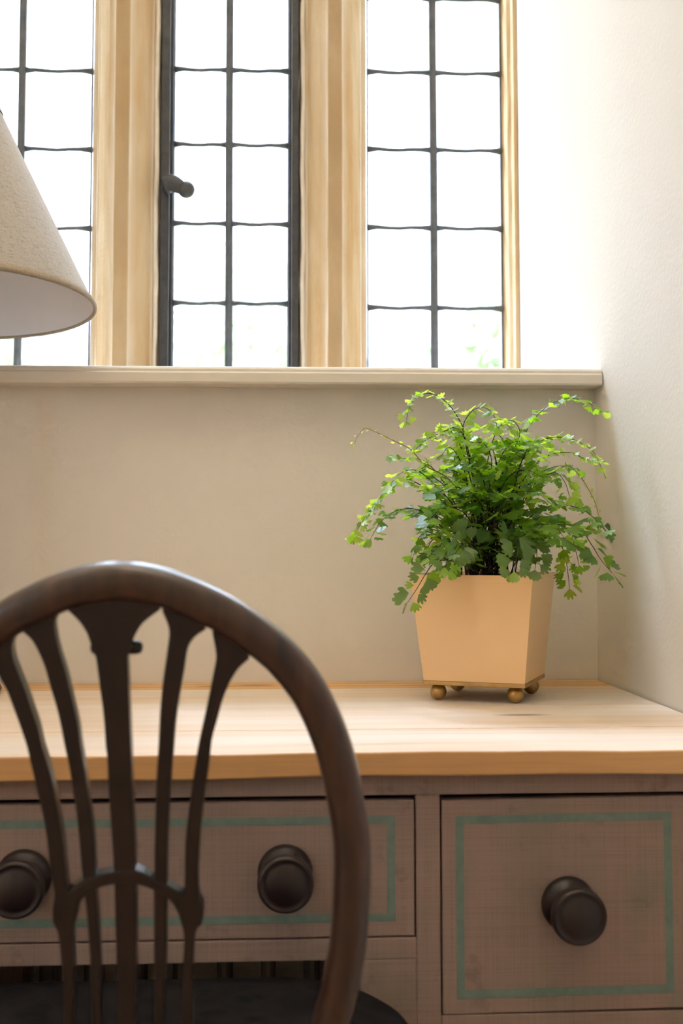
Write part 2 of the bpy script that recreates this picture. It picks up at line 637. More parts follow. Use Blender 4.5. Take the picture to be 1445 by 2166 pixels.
box(bm, ROOM_X - 0.1, ROOM_X, W2[1], 0.66, 0, CEIL)
box(bm, ROOM_X - 0.1, ROOM_X, W2[0], W2[1], 0, W2[2])
box(bm, ROOM_X - 0.1, ROOM_X, W2[0], W2[1], W2[3], CEIL)
struct('wall_left', bm, 'warm_plaster', 'warm cream far left wall of the room with an added high fill window', 'wall')
struct('wall_front', box(BM(), ROOM_X, wx(ROOM_Y), ROOM_Y - 0.1, ROOM_Y, 0, CEIL), 'warm_plaster', 'warm cream wall behind the viewer', 'wall')

# window sill board with moulded nosing
prof = [(0.60, 1.219), (-0.040, 1.219), (-0.0445, 1.2178), (-0.0468, 1.2145), (-0.0468, 1.2112), (-0.0482, 1.2104),
        (-0.0500, 1.2085), (-0.0500, 1.1955), (-0.0485, 1.1930), (-0.0460, 1.1921), (0.60, 1.1921)]
bm = prism(BM(), prof, -0.74, 1.0, lambda p, q, t: (t if t < 0 else wx(p) - 0.0012, p, q))
struct('trim_1', bm, 'paint', 'beige painted window sill board with a rounded front edge', 'window sill')

# ------------------------------------------------------------------ mullioned window
HEAD = 3.25


def mullion_profile(cx):
    half = [(0.0125, 0.462), (0.0138, 0.4645), (0.0140, 0.472), (0.0195, 0.478), (0.028, 0.487), (0.036, 0.498),
            (0.0445, 0.512), (0.0505, 0.523), (0.0535, 0.526), (0.0545, 0.531), (0.0560, 0.541), (0.0655, 0.549), (0.0670, 0.556), (0.0670, 0.60), (0.04, 0.655)]
    return [(cx - a, y) for a, y in half] + [(cx + a, y) for a, y in reversed(half)]


def stone_piece(name, poly, label, z0=1.2195, z1=HEAD, wear_light=None):
    bm = BM()
    n = 26
    rings = []
    rng = random.Random(len(name) + int(poly[0][0] * 999))
    for k in range(n + 1):
        z = z0 + (z1 - z0) * k / n
        rings.append([bm.verts.new((p + rng.uniform(-.0006, .0006), q + rng.uniform(-.0006, .0006), z)) for p, q in poly])
    m = len(poly)
    for A, B in zip(rings, rings[1:]):
        for i in range(m):
            j = (i + 1) % m
            bm.faces.new((A[i], A[j], B[j], B[i]))
    for R in (rings[0], rings[-1]):
        bmesh.ops.triangulate(bm, faces=[bm.faces.new(R)])
    o = struct(name, bm, 'stone', label, 'mullion')
    at_ = o.data.attributes.new('wear_light', 'FLOAT', 'POINT')      # rubbed pale arrises with painted highlights, nose darkened as painted shade
    if wear_light:
        at_.data.foreach_set('value', [wear_light[i % m] for i in range(len(o.data.vertices))])
    return o


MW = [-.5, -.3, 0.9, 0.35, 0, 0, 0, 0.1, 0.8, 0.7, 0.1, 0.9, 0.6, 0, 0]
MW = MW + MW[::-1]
mull_r = stone_piece('trim_2', mullion_profile(0.1215), 'golden stone mullion between the black casement and the right-hand light', wear_light=MW)
mull_l = stone_piece('trim_3', mullion_profile(-0.2845), 'golden stone mullion between the lampshade and the black casement', wear_light=MW)
stone_piece('trim_4', [(0.4605, 0.60), (0.4605, 0.552), (0.4635, 0.545), (0.4665, 0.520), (0.4720, 0.512), (0.4735, 0.492), (wx(.5) - .0005, 0.488), (wx(.6) - .0005, 0.60)],
            'narrow golden stone jamb against the white right-hand wall')
stone_piece('trim_5', [(-0.624, 0.60), (-0.624, 0.552), (-0.629, 0.540), (-0.640, 0.520), (-0.650, 0.49), (-0.6545, 0.488), (-0.6545, 0.60)],
            'golden stone jamb at the left end of the window')
for par, cx, sgn in ((mull_r, 0.1215, -1), (mull_l, -0.2845, 1)):
    bm = BM()
    pts = [Vector((cx + sgn * (0.0588 + 0.0012 * math.sin(z * 23) + 0.0008 * math.sin(z * 61)), 0.5385, z)) for z in [1.2205 + (HEAD - 1.221) * k / 60 for k in range(61)]]
    tube(bm, pts, 0.0062, 6, side=(0, 1, 0), flat=0.9)
    place('mortar_bead', bm, 'mortar', par, smooth=True)
struct('trim_6', box(BM(), -0.654, 0.4780, 0.47, 0.63, HEAD, 3.2698), 'stone', 'golden stone window head above the lights', 'window head')


def came_bar(bm, x0, x1, z, w, d):
    box(bm, x0, x1, GY - d, GY + d, z - w / 2, z + w / 2)


def glazed_light(name, label, x0, x1, bar_x, rows, z0, z1, frame=None):
    e = thing(name, ((x0 + x1) / 2, GY, z0), label, 'window', kind='structure')
    rows = [r for r in rows if z0 + .01 < r < z1 - .01]
    zs = [z0] + rows + [z1]
    # panes: each a real sheet of slightly uneven glass
    for a, b in zip(zs, zs[1:]):
        for xa, xb in ((x0, bar_x), (bar_x, x1)):
            bm = BM()
            t = [random.uniform(-.0007, .0007) for _ in range(4)]
            cs = [(xa + .0008, a + .0008), (xb - .0008, a + .0008), (xb - .0008, b - .0008), (xa + .0008, b - .0008)]
            f = [bm.verts.new((x, GY - .0015 + q, z)) for (x, z), q in zip(cs, t)]
            g = [bm.verts.new((x, GY + .0015 + q, z)) for (x, z), q in zip(cs, t)]
            bm.faces.new(f)
            bm.faces.new(g[::-1])
            for i in range(4):
                bm.faces.new((f[i], g[i], g[(i + 1) % 4], f[(i + 1) % 4]))
            place('pane', bm, 'glass', e)
    # upright saddle bar
    path = [Vector((bar_x + random.uniform(-.0008, .0008), GY - .004, z0 + (z1 - z0) * k / 8)) for k in range(9)]
    place('upright_bar', tube(BM(), path, 0.0078, 10, side=(0, 1, 0), flat=1.1), 'lead', e, smooth=True)
    for r in rows:
        for xa, xb in ((x0, bar_x), (bar_x, x1)):
            bm = BM()
            p = [Vector((xa + (xb - xa) * k / 6, GY, r + 0.0012 * math.sin(k * 1.7 + r * 40) * (0 < k < 6))) for k in range(7)]
            rr = [0.0072, 0.0044, 0.0039, 0.0038, 0.0039, 0.0044, 0.0072]
            tube(bm, p, rr, 8, side=(0, 1, 0), flat=1.3)
            place('lead_came', bm, 'lead', e, smooth=True)
    # perimeter came
    bm = BM()
    for a, b in ((x0, x0 + .003), (x1 - .003, x1)):
        box(bm, a, b, GY - .004, GY + .004, z0, z1)
    box(bm, x0, x1, GY - .004, GY + .004, z0, z0 + .003)
    box(bm, x0, x1, GY - .004, GY + .004, z1 - .003, z1)
    place('edge_came', bm, 'lead', e)
    return e


glazed_light('window_1', 'right-hand leaded window light beside the white wall', 0.1895, 0.4600, 0.3222,
             [1.259, 1.4162, 1.5769, 1.7352, 1.893, 2.0463, 2.20, 2.36, 2.52, 2.68, 2.84, 3.0, 3.15], 1.2195, HEAD)
casement = glazed_light('window_2', 'middle leaded casement in a black iron frame with a handle', -0.1935, 0.0345, -0.0833,
                        [1.265, 1.422, 1.5804, 1.7392, 1.8908, 2.045, 2.20, 2.36, 2.52, 2.68, 2.84, 3.0, 3.15], 1.238, HEAD - .018)
glazed_light('window_3', 'left-hand leaded window light behind the lampshade', -0.6235, -0.3525, -0.4900,
             [1.253, 1.4095, 1.5677, 1.7252, 1.8832, 2.04, 2.195, 2.355, 2.515, 2.675, 2.835, 2.995, 3.15], 1.2195, HEAD)

# iron casement frame: outer bar, stepped inner bar
for nm, (xa, xb, za, zb) in (('frame_stile', (-0.2165, -0.1990, 1.2200, HEAD)), ('frame_stile', (0.0395, 0.0540, 1.2200, HEAD)),
                             ('frame_rail', (-0.1990, 0.0395, 1.2200, 1.2370)), ('frame_rail', (-0.1990, 0.0395, HEAD - .017, HEAD))):
    place(nm, box(BM(), xa, xb, 0.532, 0.575, za, zb), 'iron', casement, bevel=0.0015)
for xa, xb, za, zb in ((-0.1995, -0.1925, 1.232, HEAD - .012), (0.0335, 0.0400, 1.232, HEAD - .012)):
    place('frame_bead', box(BM(), xa, xb, 0.543, 0.568, za, zb), 'iron', casement, bevel=0.0015)
bm = BM()
lathe(bm, [(0, 0), (0.012, 0), (0.0125, 0.005), (0.009, 0.010), (0.0075, 0.024), (0, 0.024)], (-0.2005, 0.5318, 1.6470), (0, -1, 0), 20)
hp = catmull([(-0.2060, 0.5100, 1.6440), (-0.1930, 0.5050, 1.6470), (-0.1790, 0.5010, 1.6400), (-0.1640, 0.4990, 1.6310)], 5)
tube(bm, hp, [0.0205 - 0.0085 * i / (len(hp) - 1) for i in range(len(hp))], 14, side=(0, 1, 0), flat=0.45)
hd = place('handle', bm, 'iron', casement, smooth=True)
KR = 0.0168
place('handle_knob', lathe(BM(), [(0, -KR)] + [(KR * math.sin(a), -KR * math.cos(a)) for a in [math.pi * k / 12 for k in range(1, 12)]] + [(0, KR)],
                           (-0.1640, 0.499, 1.6330), (0, 0, 1), 24), 'iron', hd, smooth=True)

# added window for extra fill light, high in the unseen far left wall
cm = (W2[0] + W2[1]) / 2
e = thing('fill_window', (ROOM_X - .05, cm, W2[2]), 'added casement window giving fill light in the unseen far left wall', 'window', kind='structure')
for nm, b in (('frame_stile', (W2[0], W2[0] + .04, W2[2], W2[3])), ('frame_stile', (W2[1] - .04, W2[1], W2[2], W2[3])), ('frame_stile', (cm - .02, cm + .02, W2[2] + .04, W2[3] - .04)),
              ('frame_rail', (W2[0] + .04, W2[1] - .04, W2[2], W2[2] + .04)), ('frame_rail', (W2[0] + .04, W2[1] - .04, W2[3] - .04, W2[3]))):
    place(nm, box(BM(), ROOM_X - .07, ROOM_X - .03, *b), 'paint', e)
for ya, yb in ((W2[0] + .04, cm - .02), (cm + .02, W2[1] - .04)):
    place('pane', box(BM(), ROOM_X - .052, ROOM_X - .048, ya, yb, W2[2] + .04, W2[3] - .04), 'glass', e)

# ------------------------------------------------------------------ the desk
desk = thing('desk', (-0.115, -0.31, 0.0), 'painted taupe desk with a pale waxed pine top and teal-lined drawers', 'desk')
FY, TZ = -0.629, 0.75             # front of the top, height of the top
DY = -0.609                       # plane of the drawer fronts
top = place('worktop', box(BM(), -0.728, 0.50, -0.60, -0.02, 0.7205, 0.7255), 'taupe_dark', desk)
rows = [(-0.629, -0.4730), (-0.4724, -0.2860), (-0.2854, -0.0905), (-0.0899, -0.0015)]
for i, (ya, yb) in enumerate(rows):
    bm = BM()
    n = 40
    ringA = []
    for k in range(n + 1):
        x_l = -0.738
        f = k / n
        ring = []
        for (y, z) in ((ya, 0.7255), (ya, TZ), (yb, TZ), (yb, 0.7255)):
            x = x_l + (wx(y) - 0.003 - x_l) * f
            dy = dz = 0.0
            if i == 0 and y == ya:
                dy = 0.0012 * math.sin(7 * x + 1) + 0.0006 * math.sin(31 * x)
                dz = (0.0005 * math.sin(11 * x) + 0.0003 * math.sin(47 * x)) if z == TZ else 0.0008 * math.sin(9 * x) + 0.0006 * math.sin(23 * x)
            ring.append(bm.verts.new((x, y + dy, z + dz)))
        ringA.append(ring)
    for A, B in zip(ringA, ringA[1:]):
        for q in range(4):
            bm.faces.new((A[q], A[(q + 1) % 4], B[(q + 1) % 4], B[q]))
    bm.faces.new(ringA[0])
    bm.faces.new(ringA[-1])
    place('plank', bm, 'pine_gold' if i == 3 else 'pine', top, bevel=0.0022 if i == 0 else 0.0005, seg=3)

DC = -0.1146                      # centre line of the desk


def mir(x):
    return 2 * DC - x


# carcass: face frame, sides, backs
def frame_bar(name, x0, x1, z0, z1, y0=DY, y1=DY + .022):
    place(name, box(BM(), x0, x1, y0, y1, z0, z1), 'taupe', desk, bevel=0.0012)


frame_bar('top_rail', mir(0.4585), 0.4585, 0.7035, 0.7250)
for f in (lambda x: x, mir):
    def fb(name, x0, x1, z0, z1, *a):
        x0, x1 = sorted((f(x0), f(x1)))
        frame_bar(name, x0, x1, z0, z1, *a)
    fb('stile', 0.1495, 0.1743, 0.06, 0.7035)
    fb('stile', 0.4360, 0.4585, 0.06, 0.7035)
    fb('rail', 0.1743, 0.4360, 0.462, 0.4835)
    fb('rail', 0.1743, 0.4360, 0.06, 0.10)
    fb('stile', 0.0920, 0.1495, 0.06, 0.5400)
    fb('side_panel', 0.4420, 0.4585, 0.0, 0.7250, DY + .022, -0.03)
    fb('side_panel', 0.0920, 0.1070, 0.0, 0.5400, DY + .022, -0.20)
    fb('back_panel', 0.1070, 0.4420, 0.06, 0.7250, -0.05, -0.035)
    fb('plinth', 0.0920, 0.4585, 0.0, 0.06, DY + .006, DY + .022)
frame_bar('apron_rail', mir(0.1495), 0.1495, 0.5400, 0.5612)
frame_bar('dust_board', mir(0.1495), 0.1495, 0.5400, 0.5520, DY + .022, -0.06)


def drawer(x0, x1, z0, z1, line, knobs, skew=0.0):
    bm = BM()
    cx = (x0 + x1) / 2

    def zz(x, z):
        return z + skew * (x - cx)
    prism(bm, [(x0, zz(x0, z0)), (x1, zz(x1, z0)), (x1, zz(x1, z1)), (x0, zz(x0, z1))], DY + .0005, DY + .020, lambda p, q, t: (p, t, q))
    box(bm, x0 + .012, x1 - .012, DY + .020, DY + .42, z0 + .006, z1 - .02)
    d = place('drawer', bm, 'taupe', desk, bevel=0.0012)
    lx0, lx1, lz0, lz1 = line
    w = 0.0082
    bm = BM()
    o = [(lx0, lz0), (lx1, lz0), (lx1, lz1), (lx0, lz1)]
    i_ = [(lx0 + w, lz0 + w), (lx1 - w, lz0 + w), (lx1 - w, lz1 - w), (lx0 + w, lz1 - w)]
    rings = []
    for t in (DY + .0015, DY + .0001):
        rings.append(([bm.verts.new((x, t, zz(x, z) + random.uniform(-.0004, .0004))) for x, z in o], [bm.verts.new((x, t, zz(x, z))) for x, z in i_]))
    for k in range(4):
        l = (k + 1) % 4
        (a0, b0), (a1, b1) = rings
        bm.faces.new((a1[k], a1[l], b1[l], b1[k]))
        bm.faces.new((a0[k], a0[l], b0[l], b0[k]))
        bm.faces.new((a0[k], a0[l], a1[l], a1[k]))
        bm.faces.new((b0[k], b0[l], b1[l], b1[k]))
    place('painted_border', bm, 'teal', d)
    for kx, kz, yaw in knobs:
        bm = BM()
        prof = [(0, 0.0), (0.0270, 0.0), (0.0280, 0.003), (0.0278, 0.007), (0.0250, 0.011), (0.0205, 0.015), (0.0185, 0.020),
                (0.0192, 0.026), (0.0235, 0.032), (0.0268, 0.037), (0.0280, 0.042), (0.0278, 0.047), (0.0262, 0.0505), (0.0240, 0.0505),
                (0.0225, 0.0490), (0.0190, 0.0505), (0.0110, 0.0530), (0, 0.0540)]
        lathe(bm, prof, (kx, DY, kz), (math.sin(yaw), -math.cos(yaw), -0.02), 36)
        place('knob', bm, 'knob', d, smooth=True)
    return d


drawer(-0.3772, 0.1478, 0.5628, 0.6985, (mir(0.1282), 0.1282, 0.5775, 0.6830), [(0.0160, 0.6290, 0.0), (-0.2455, 0.6280, 0.0)], 0.0)
drawer(0.1762, 0.4345, 0.4850, 0.6985, (0.1905, 0.4150, 0.5005, 0.6825), [(0.3050, 0.5930, 0.03)], 0.008)
drawer(mir(0.4345), mir(0.1762), 0.4850, 0.6985, (mir(0.4150), mir(0.1905), 0.5005, 0.6825), [(mir(0.3050), 0.5930, 0.0)])
drawer(0.1762, 0.4345, 0.1015, 0.4605, (0.1905, 0.4150, 0.1180, 0.4440), [(0.3050, 0.2800, 0.0)])
drawer(mir(0.4345), mir(0.1762), 0.1015, 0.4605, (mir(0.4150), mir(0.1905), 0.1180, 0.4440), [(mir(0.3050), 0.2800, 0.0)])

# ------------------------------------------------------------------ radiator in the knee hole
rad = thing('radiator', (-0.115, -0.09, 0.0), 'column radiator in the dark knee hole under the desk, behind the chair', 'radiator')
for k in range(7):
    x = -0.3570 + 0.0602 * k + 0.055
    bm = BM()
    for y in (-0.125, -0.065):
        p = [Vector((x, y, z)) for z in (0.085, 0.10, 0.42, 0.435)]
        tube(bm, p, [0.007, 0.0105, 0.0105, 0.007], 12)
    box(bm, x - .0155, x + .0155, -0.138, -0.052, 0.430, 0.462)
    box(bm, x - .0155, x + .0155, -0.138, -0.052, 0.060, 0.090)
    if k in (0, 6):
        box(bm, x - .012, x + .012, -0.11, -0.08, 0.0, 0.062)
    lathe(bm, [(0.012, -0.0301), (0.012, 0.0301)], (x, -0.095, 0.446), (1, 0, 0), 12)
    lathe(bm, [(0.012, -0.0301), (0.012, 0.0301)], (x, -0.095, 0.075), (1, 0, 0), 12)
    place('section', bm, 'radiator', rad, smooth=False)

# ------------------------------------------------------------------ the chair
UC = -0.111
chair = thing('chair', (UC, -0.78, 0.0), 'dark mahogany chair with a rounded hoop back and pierced splats, at the desk', 'chair')
LEAN = math.radians(9.5)
P0 = Vector((0, -0.915, 0.505))
VV = Vector((0, -math.sin(LEAN), math.cos(LEAN)))
NN = Vector((0, math.cos(LEAN), math.sin(LEAN)))


def cp(u, v, t=0.0):
    return P0 + Vector((u, 0, 0)) + VV * v + NN * t


half = [(0, .4366), (.0158, .4351), (.0363, .4299), (.0581, .4208), (.0806, .4088), (.1044, .3918), (.1209, .3771), (.1373, .3566), (.1485, .3358),
        (.1579, .3116), (.1644, .2884), (.1681, .2692), (.1725, .2418), (.1736, .2207), (.1734, .1935), (.1716, .1609), (.1678, .1350), (.1634, .1108),
        (.1586, .0935), (.1500, .0550), (.1410, .0150), (.1360, -.0200)]
path2 = [(-u, v) for u, v in reversed(half)] + half[1:]
hoop = catmull([cp(UC + u, v, 0.005) for u, v in path2], 4)
place('hoop_back', tube(BM(), hoop, 0.0142, 24, side=tuple(NN), flat=1.05, power=2.5), 'hoop_wood', chair, smooth=True)

CS = ([(-0.1486, 0.4161), (-0.1401, 0.4076), (-0.1344, 0.3988), (-0.1317, 0.391), (-0.1297, 0.386), (-0.1287, 0.3817), (-0.1277, 0.3796), (-0.1255, 0.3615), (-0.1226, 0.3368), (-0.1211, 0.3125), (-0.1201, 0.3038), (-0.1193, 0.2796), (-0.1175, 0.2477), (-0.116, 0.2181), (-0.1152, 0.1791), (-0.1141, 0.0977)],
      [(-0.0806, 0.4158), (-0.0927, 0.4063), (-0.0983, 0.3979), (-0.1011, 0.3918), (-0.1028, 0.3869), (-0.1043, 0.3819), (-0.1046, 0.3791), (-0.1038, 0.3481), (-0.1027, 0.3123), (-0.1019, 0.2794), (-0.1007, 0.2474), (-0.0998, 0.2178), (-0.0994, 0.1788), (-0.1006, 0.0973)])
IL = ([(-0.1837, 0.4011), (-0.1752, 0.394), (-0.1699, 0.3845), (-0.1653, 0.3728), (-0.1617, 0.3589), (-0.1571, 0.3422), (-0.1535, 0.3253), (-0.1515, 0.3128), (-0.1489, 0.3002), (-0.146, 0.28), (-0.1425, 0.252), (-0.1407, 0.2276), (-0.1398, 0.2163), (-0.1372, 0.1917), (-0.1348, 0.1551), (-0.1337, 0.1179)],
      [(-0.1524, 0.4154), (-0.1573, 0.4066), (-0.1567, 0.3961), (-0.1538, 0.3823), (-0.1492, 0.3666), (-0.1446, 0.3449), (-0.141, 0.327), (-0.1394, 0.3126), (-0.1375, 0.3), (-0.1346, 0.2758), (-0.1317, 0.2519), (-0.1302, 0.2274), (-0.1294, 0.2036), (-0.1276, 0.1672), (-0.1267, 0.1178)])
OL = ([(-0.2074, 0.3879), (-0.1976, 0.3649), (-0.1929, 0.356), (-0.1877, 0.3414), (-0.1831, 0.3274), (-0.1788, 0.3131), (-0.1765, 0.3019), (-0.1723, 0.2821), (-0.1678, 0.2604), (-0.1649, 0.2404), (-0.1631, 0.2199), (-0.1602, 0.2005), (-0.1617, 0.1884), (-0.1612, 0.1774), (-0.1578, 0.1688), (-0.1556, 0.1429), (-0.1541, 0.0986)],
      [(-0.1837, 0.4001), (-0.1883, 0.3902), (-0.1878, 0.3796), (-0.1842, 0.3687), (-0.1795, 0.3559), (-0.1753, 0.3423), (-0.1707, 0.3273), (-0.1678, 0.3129), (-0.1645, 0.3018), (-0.1602, 0.2841), (-0.157, 0.2642), (-0.1541, 0.2442), (-0.1519, 0.2198), (-0.1501, 0.2003), (-0.1446, 0.1874), (-0.1436, 0.1818), (-0.1469, 0.1723), (-0.1467, 0.1553), (-0.147, 0.0984)])
IR = ([(-0.0792, 0.414), (-0.0744, 0.4006), (-0.0756, 0.3857), (-0.0788, 0.3626), (-0.0813, 0.3375), (-0.0825, 0.3128), (-0.084, 0.2879), (-0.0857, 0.2396), (-0.0867, 0.1786), (-0.0864, 0.097)],
      [(-0.0474, 0.4004), (-0.0558, 0.3944), (-0.0607, 0.3856), (-0.0635, 0.3685), (-0.0667, 0.35), (-0.0695, 0.3313), (-0.0713, 0.3101), (-0.0736, 0.2816), (-0.0759, 0.2358), (-0.0768, 0.1847), (-0.0773, 0.1476), (-0.0789, 0.1167)])
OR = ([(-0.0426, 0.3979), (-0.0398, 0.3808), (-0.0416, 0.3683), (-0.0451, 0.3498), (-0.049, 0.3311), (-0.0525, 0.315), (-0.055, 0.3002), (-0.0585, 0.2756), (-0.0628, 0.2392), (-0.0637, 0.2025), (-0.068, 0.186), (-0.0673, 0.1797), (-0.0641, 0.1659), (-0.0649, 0.1411), (-0.0658, 0.0965)],
      [(-0.0154, 0.3785), (-0.0235, 0.3707), (-0.0301, 0.3597), (-0.0353, 0.3461), (-0.0392, 0.3311), (-0.043, 0.3163), (-0.0455, 0.2936), (-0.0483, 0.2755), (-0.0523, 0.2328), (-0.0531, 0.1987), (-0.0492, 0.1864), (-0.0506, 0.1753), (-0.0553, 0.168), (-0.0571, 0.1409), (-0.0583, 0.0964)])
ARCH_T = [(-0.1504, 0.2018), (-0.1398, 0.2101), (-0.1293, 0.2135), (-0.1167, 0.217), (-0.1072, 0.2179), (-0.0981, 0.2174), (-0.0858, 0.2103), (-0.076, 0.2053), (-0.064, 0.1977)]
ARCH_B = [(-0.1447, 0.1833), (-0.14, 0.1954), (-0.1283, 0.2036), (-0.1168, 0.2067), (-0.1073, 0.2073), (-0.0968, 0.2057), (-0.0866, 0.2018), (-0.0771, 0.1954), (-0.0725, 0.1909), (-0.0673, 0.1808)]
BAND = (-0.1332, -0.0946, 0.3848)


def splat(name, poly, t0=0.0, t1=0.014):
    bm = prism(BM(), poly, t0, t1, lambda p, q, t: cp(p, q, t))
    return place(name, bm, 'mahogany', chair, bevel=0.0014)


def smooth_side(pts, per=3):
    return [(p.x, p.y) for p in catmull([(u, v, 0) for u, v in pts], per)]


for L, R in (CS, IL, OL, IR, OR):
    L, R = list(L), list(R)
    top_l = (L[0][0], L[0][1] + .013)
    top_r = (R[0][0], R[0][1] + .013)
    L.append((L[-1][0], -0.01))
    R.append((R[-1][0], -0.01))
    s = splat('splat', [top_l] + smooth_side(L) + smooth_side(R)[::-1] + [top_r])
    if (L, R)[0][0] == CS[0][0]:
        centre_splat = s
splat('tie_arch', smooth_side(ARCH_T) + smooth_side(ARCH_B)[::-1], -0.001, 0.0135)
b0, b1, bv = BAND
rp = [cp(u, bv, 0.011) for u in (b0, b0 + .0015, b0 + .005, (b0 + b1) / 2, b1 - .005, b1 - .0015, b1)]
place('carved_band', tube(BM(), rp, [0.002, 0.0045, 0.0054, 0.0054, 0.0054, 0.0045, 0.002], 14, side=tuple(NN)), 'mahogany', centre_splat, smooth=True)

# seat: rail, stuffed pad
SB, SF = -0.945, -0.600


def seat_outline(inset, n=14):
    hwb, hwf, r = 0.178 - inset, 0.245 - inset, 0.13 - inset
    yb, yf = SB + inset, SF - inset
    pts = [(-hwb, yb), (hwb, yb)]
    for k in range(n + 1):
        a = math.pi / 2 * k / n
        pts.append((hwf - r + r * math.cos(a), yf - r * 1.15 + r * 1.15 * math.sin(a)))
    for k in range(n + 1):
        a = math.pi / 2 + math.pi / 2 * k / n
        pts.append((-hwf + r + r * math.cos(a), yf - r * 1.15 + r * 1.15 * math.sin(a)))
    return [(UC + u, y) for u, y in pts]


bm = vert_prism(BM(), seat_outline(0.0), 0.430, 0.488)
place('seat_rail', bm, 'mahogany', chair, bevel=0.003)
bm = BM()
rings = []
for ins, z in ((0.004, 0.486), (0.0, 0.496), (0.0, 0.513), (0.005, 0.521), (0.014, 0.5265), (0.04, 0.530), (0.09, 0.532)):
    rings.append([bm.verts.new((x, y, z)) for x, y in seat_outline(ins)])
for A, B in zip(rings, rings[1:]):
    for i in range(len(A)):
        j = (i + 1) % len(A)
        bm.faces.new((A[i], A[j], B[j], B[i]))
bmesh.ops.triangulate(bm, faces=[bm.faces.new(rings[-1])])
bmesh.ops.triangulate(bm, faces=[bm.faces.new(rings[0])])
place('seat_pad', bm, 'seat_cloth', chair, smooth=True, label='dark floral patterned seat pad')
for s in (-1, 1):
    x = UC + s * 0.196
    place('leg', tube(BM(), [Vector((x, -0.650, 0.0)), Vector((x, -0.650, 0.22)), Vector((x, -0.650, 0.44))], [0.014, 0.018, 0.022], 4, side=(1, 1, 0)), 'mahogany', chair, bevel=0.002)
    x = UC + s * 0.145
    q = catmull([(x + s * .006, -0.995, 0.0), (x + s * .002, -0.940, 0.24), (x, -0.916, 0.44), (UC + s * .139, -0.914, 0.490)], 4)
    place('leg', tube(BM(), q, 0.0145, 10, side=(0, 1, 0), flat=1.05, power=3), 'mahogany', chair, smooth=True)

# ------------------------------------------------------------------ the lamp
LX, LY = -0.4454, -0.1232
lamp = thing('table_lamp', (LX, LY, TZ), 'table lamp with a conical natural linen shade, on the desk at the left', 'lamp')
place('base', lathe(BM(), [(0, 0), (0.066, 0), (0.0715, 0.002), (0.0738, 0.0065), (0.0715, 0.0115), (0.058, 0.0155), (0.034, 0.021), (0.018, 0.032), (0, 0.033)],
                    (LX, LY, TZ + .0004), (0, 0, 1), 48), 'lamp_bronze', lamp, smooth=True)
place('stem', lathe(BM(), [(0, 0.03), (0.017, 0.03), (0.011, 0.05), (0.0095, 0.10), (0.014, 0.115), (0.016, 0.125), (0.011, 0.14), (0.0085, 0.20),
                           (0.0085, 0.40), (0.012, 0.415), (0.008, 0.43), (0.008, 0.56), (0.015, 0.565), (0.0165, 0.62), (0, 0.62)],
                    (LX, LY, TZ), (0, 0, 1), 24), 'lamp_bronze', lamp, smooth=True)
place('bulb', lathe(BM(), [(0.012, 0.60), (0.014, 0.63), (0.026, 0.655), (0.030, 0.68), (0.024, 0.705), (0, 0.716)], (LX, LY, TZ), (0, 0, 1), 24), 'bulb', lamp, smooth=True)
SAX = Vector((-0.0077, 0.0929, 0.9956)).normalized()
SC = Vector((LX, LY, 1.2939))
RB, RT, SH = 0.1950, 0.0535, 0.292
n = 12
bm = lathe(BM(), [(RB + (RT - RB) * k / n, SH * k / n) for k in range(n + 1)], SC, SAX, 96)
shade = place('lamp_shade', bm, 'linen', lamp, smooth=True)
place('lining', lathe(BM(), [(RB - .0025 + (RT - RB) * k / n, SH * k / n) for k in range(n + 1)], SC, SAX, 96), 'lining', shade, smooth=True, label='white inner lining of the shade')
place('bottom_trim', lathe(BM(), [(RB - .0030, 0.0065), (RB - .0035, 0.0010), (RB - .001, -0.0022), (RB + .0016, -0.0005), (RB + .0016, 0.004), (RB - .002, 0.0100)], SC, SAX, 96), 'linen_trim', shade, smooth=True)
place('top_trim', lathe(BM(), [(RT - .003, SH - .006), (RT - .003, SH + .002), (RT + .0015, SH + .002), (RT + .0045, SH - .006)], SC, SAX, 96), 'linen_trim', shade, smooth=True)
bm = BM()
for k in range(3):
    a = 2 * math.pi * k / 3 + .4
    e1 = SAX.orthogonal().normalized()
    d = e1 * math.cos(a) + SAX.cross(e1) * math.sin(a)
    c0 = SC + SAX * (SH - 0.02)
    tube(bm, [c0, c0 + d * (RT + .002)], 0.0016, 6)
tube(bm, [SC + SAX * (SH - .02), Vector((LX, LY, TZ + .71))], 0.003, 6)
place('shade_carrier', bm, 'lamp_bronze', lamp)

# ------------------------------------------------------------------ ceiling light of the room, behind the viewer
PL = Vector((-0.45, -1.35, 2.35))
pend = thing('pendant_lamp', (PL.x, PL.y, CEIL), 'bowl uplighter pendant hanging lit from the ceiling behind the viewer', 'lamp')
place('ceiling_rose', lathe(BM(), [(0, -0.03), (0.03, -0.028), (0.05, -0.008), (0.052, -0.0004), (0, -0.0004)], (PL.x, PL.y, CEIL), (0, 0, 1), 28), 'lamp_bronze', pend, smooth=True)
place('bowl', lathe(BM(), [(0, -0.16), (0.10, -0.15), (0.20, -0.11), (0.27, -0.05), (0.30, 0.02), (0.296, 0.02), (0.266, -0.046), (0.198, -0.104), (0.10, -0.144), (0, -0.154)], PL, (0, 0, 1), 48), 'paint', pend, smooth=True)
place('diffuser', lathe(BM(), [(0, 0.004), (0.284, 0.0), (0.284, -0.006), (0, -0.006)], PL, (0, 0, 1), 48), 'opal_lit', pend, smooth=False)
bm = BM()
for k in range(3):
    a = 2 * math.pi * k / 3
    tube(bm, [PL + Vector((0.297 * math.cos(a), 0.297 * math.sin(a), 0.018)), Vector((PL.x + .02 * math.cos(a), PL.y + .02 * math.sin(a), CEIL - .02))], 0.003, 6)
place('chain', bm, 'lamp_bronze', pend)

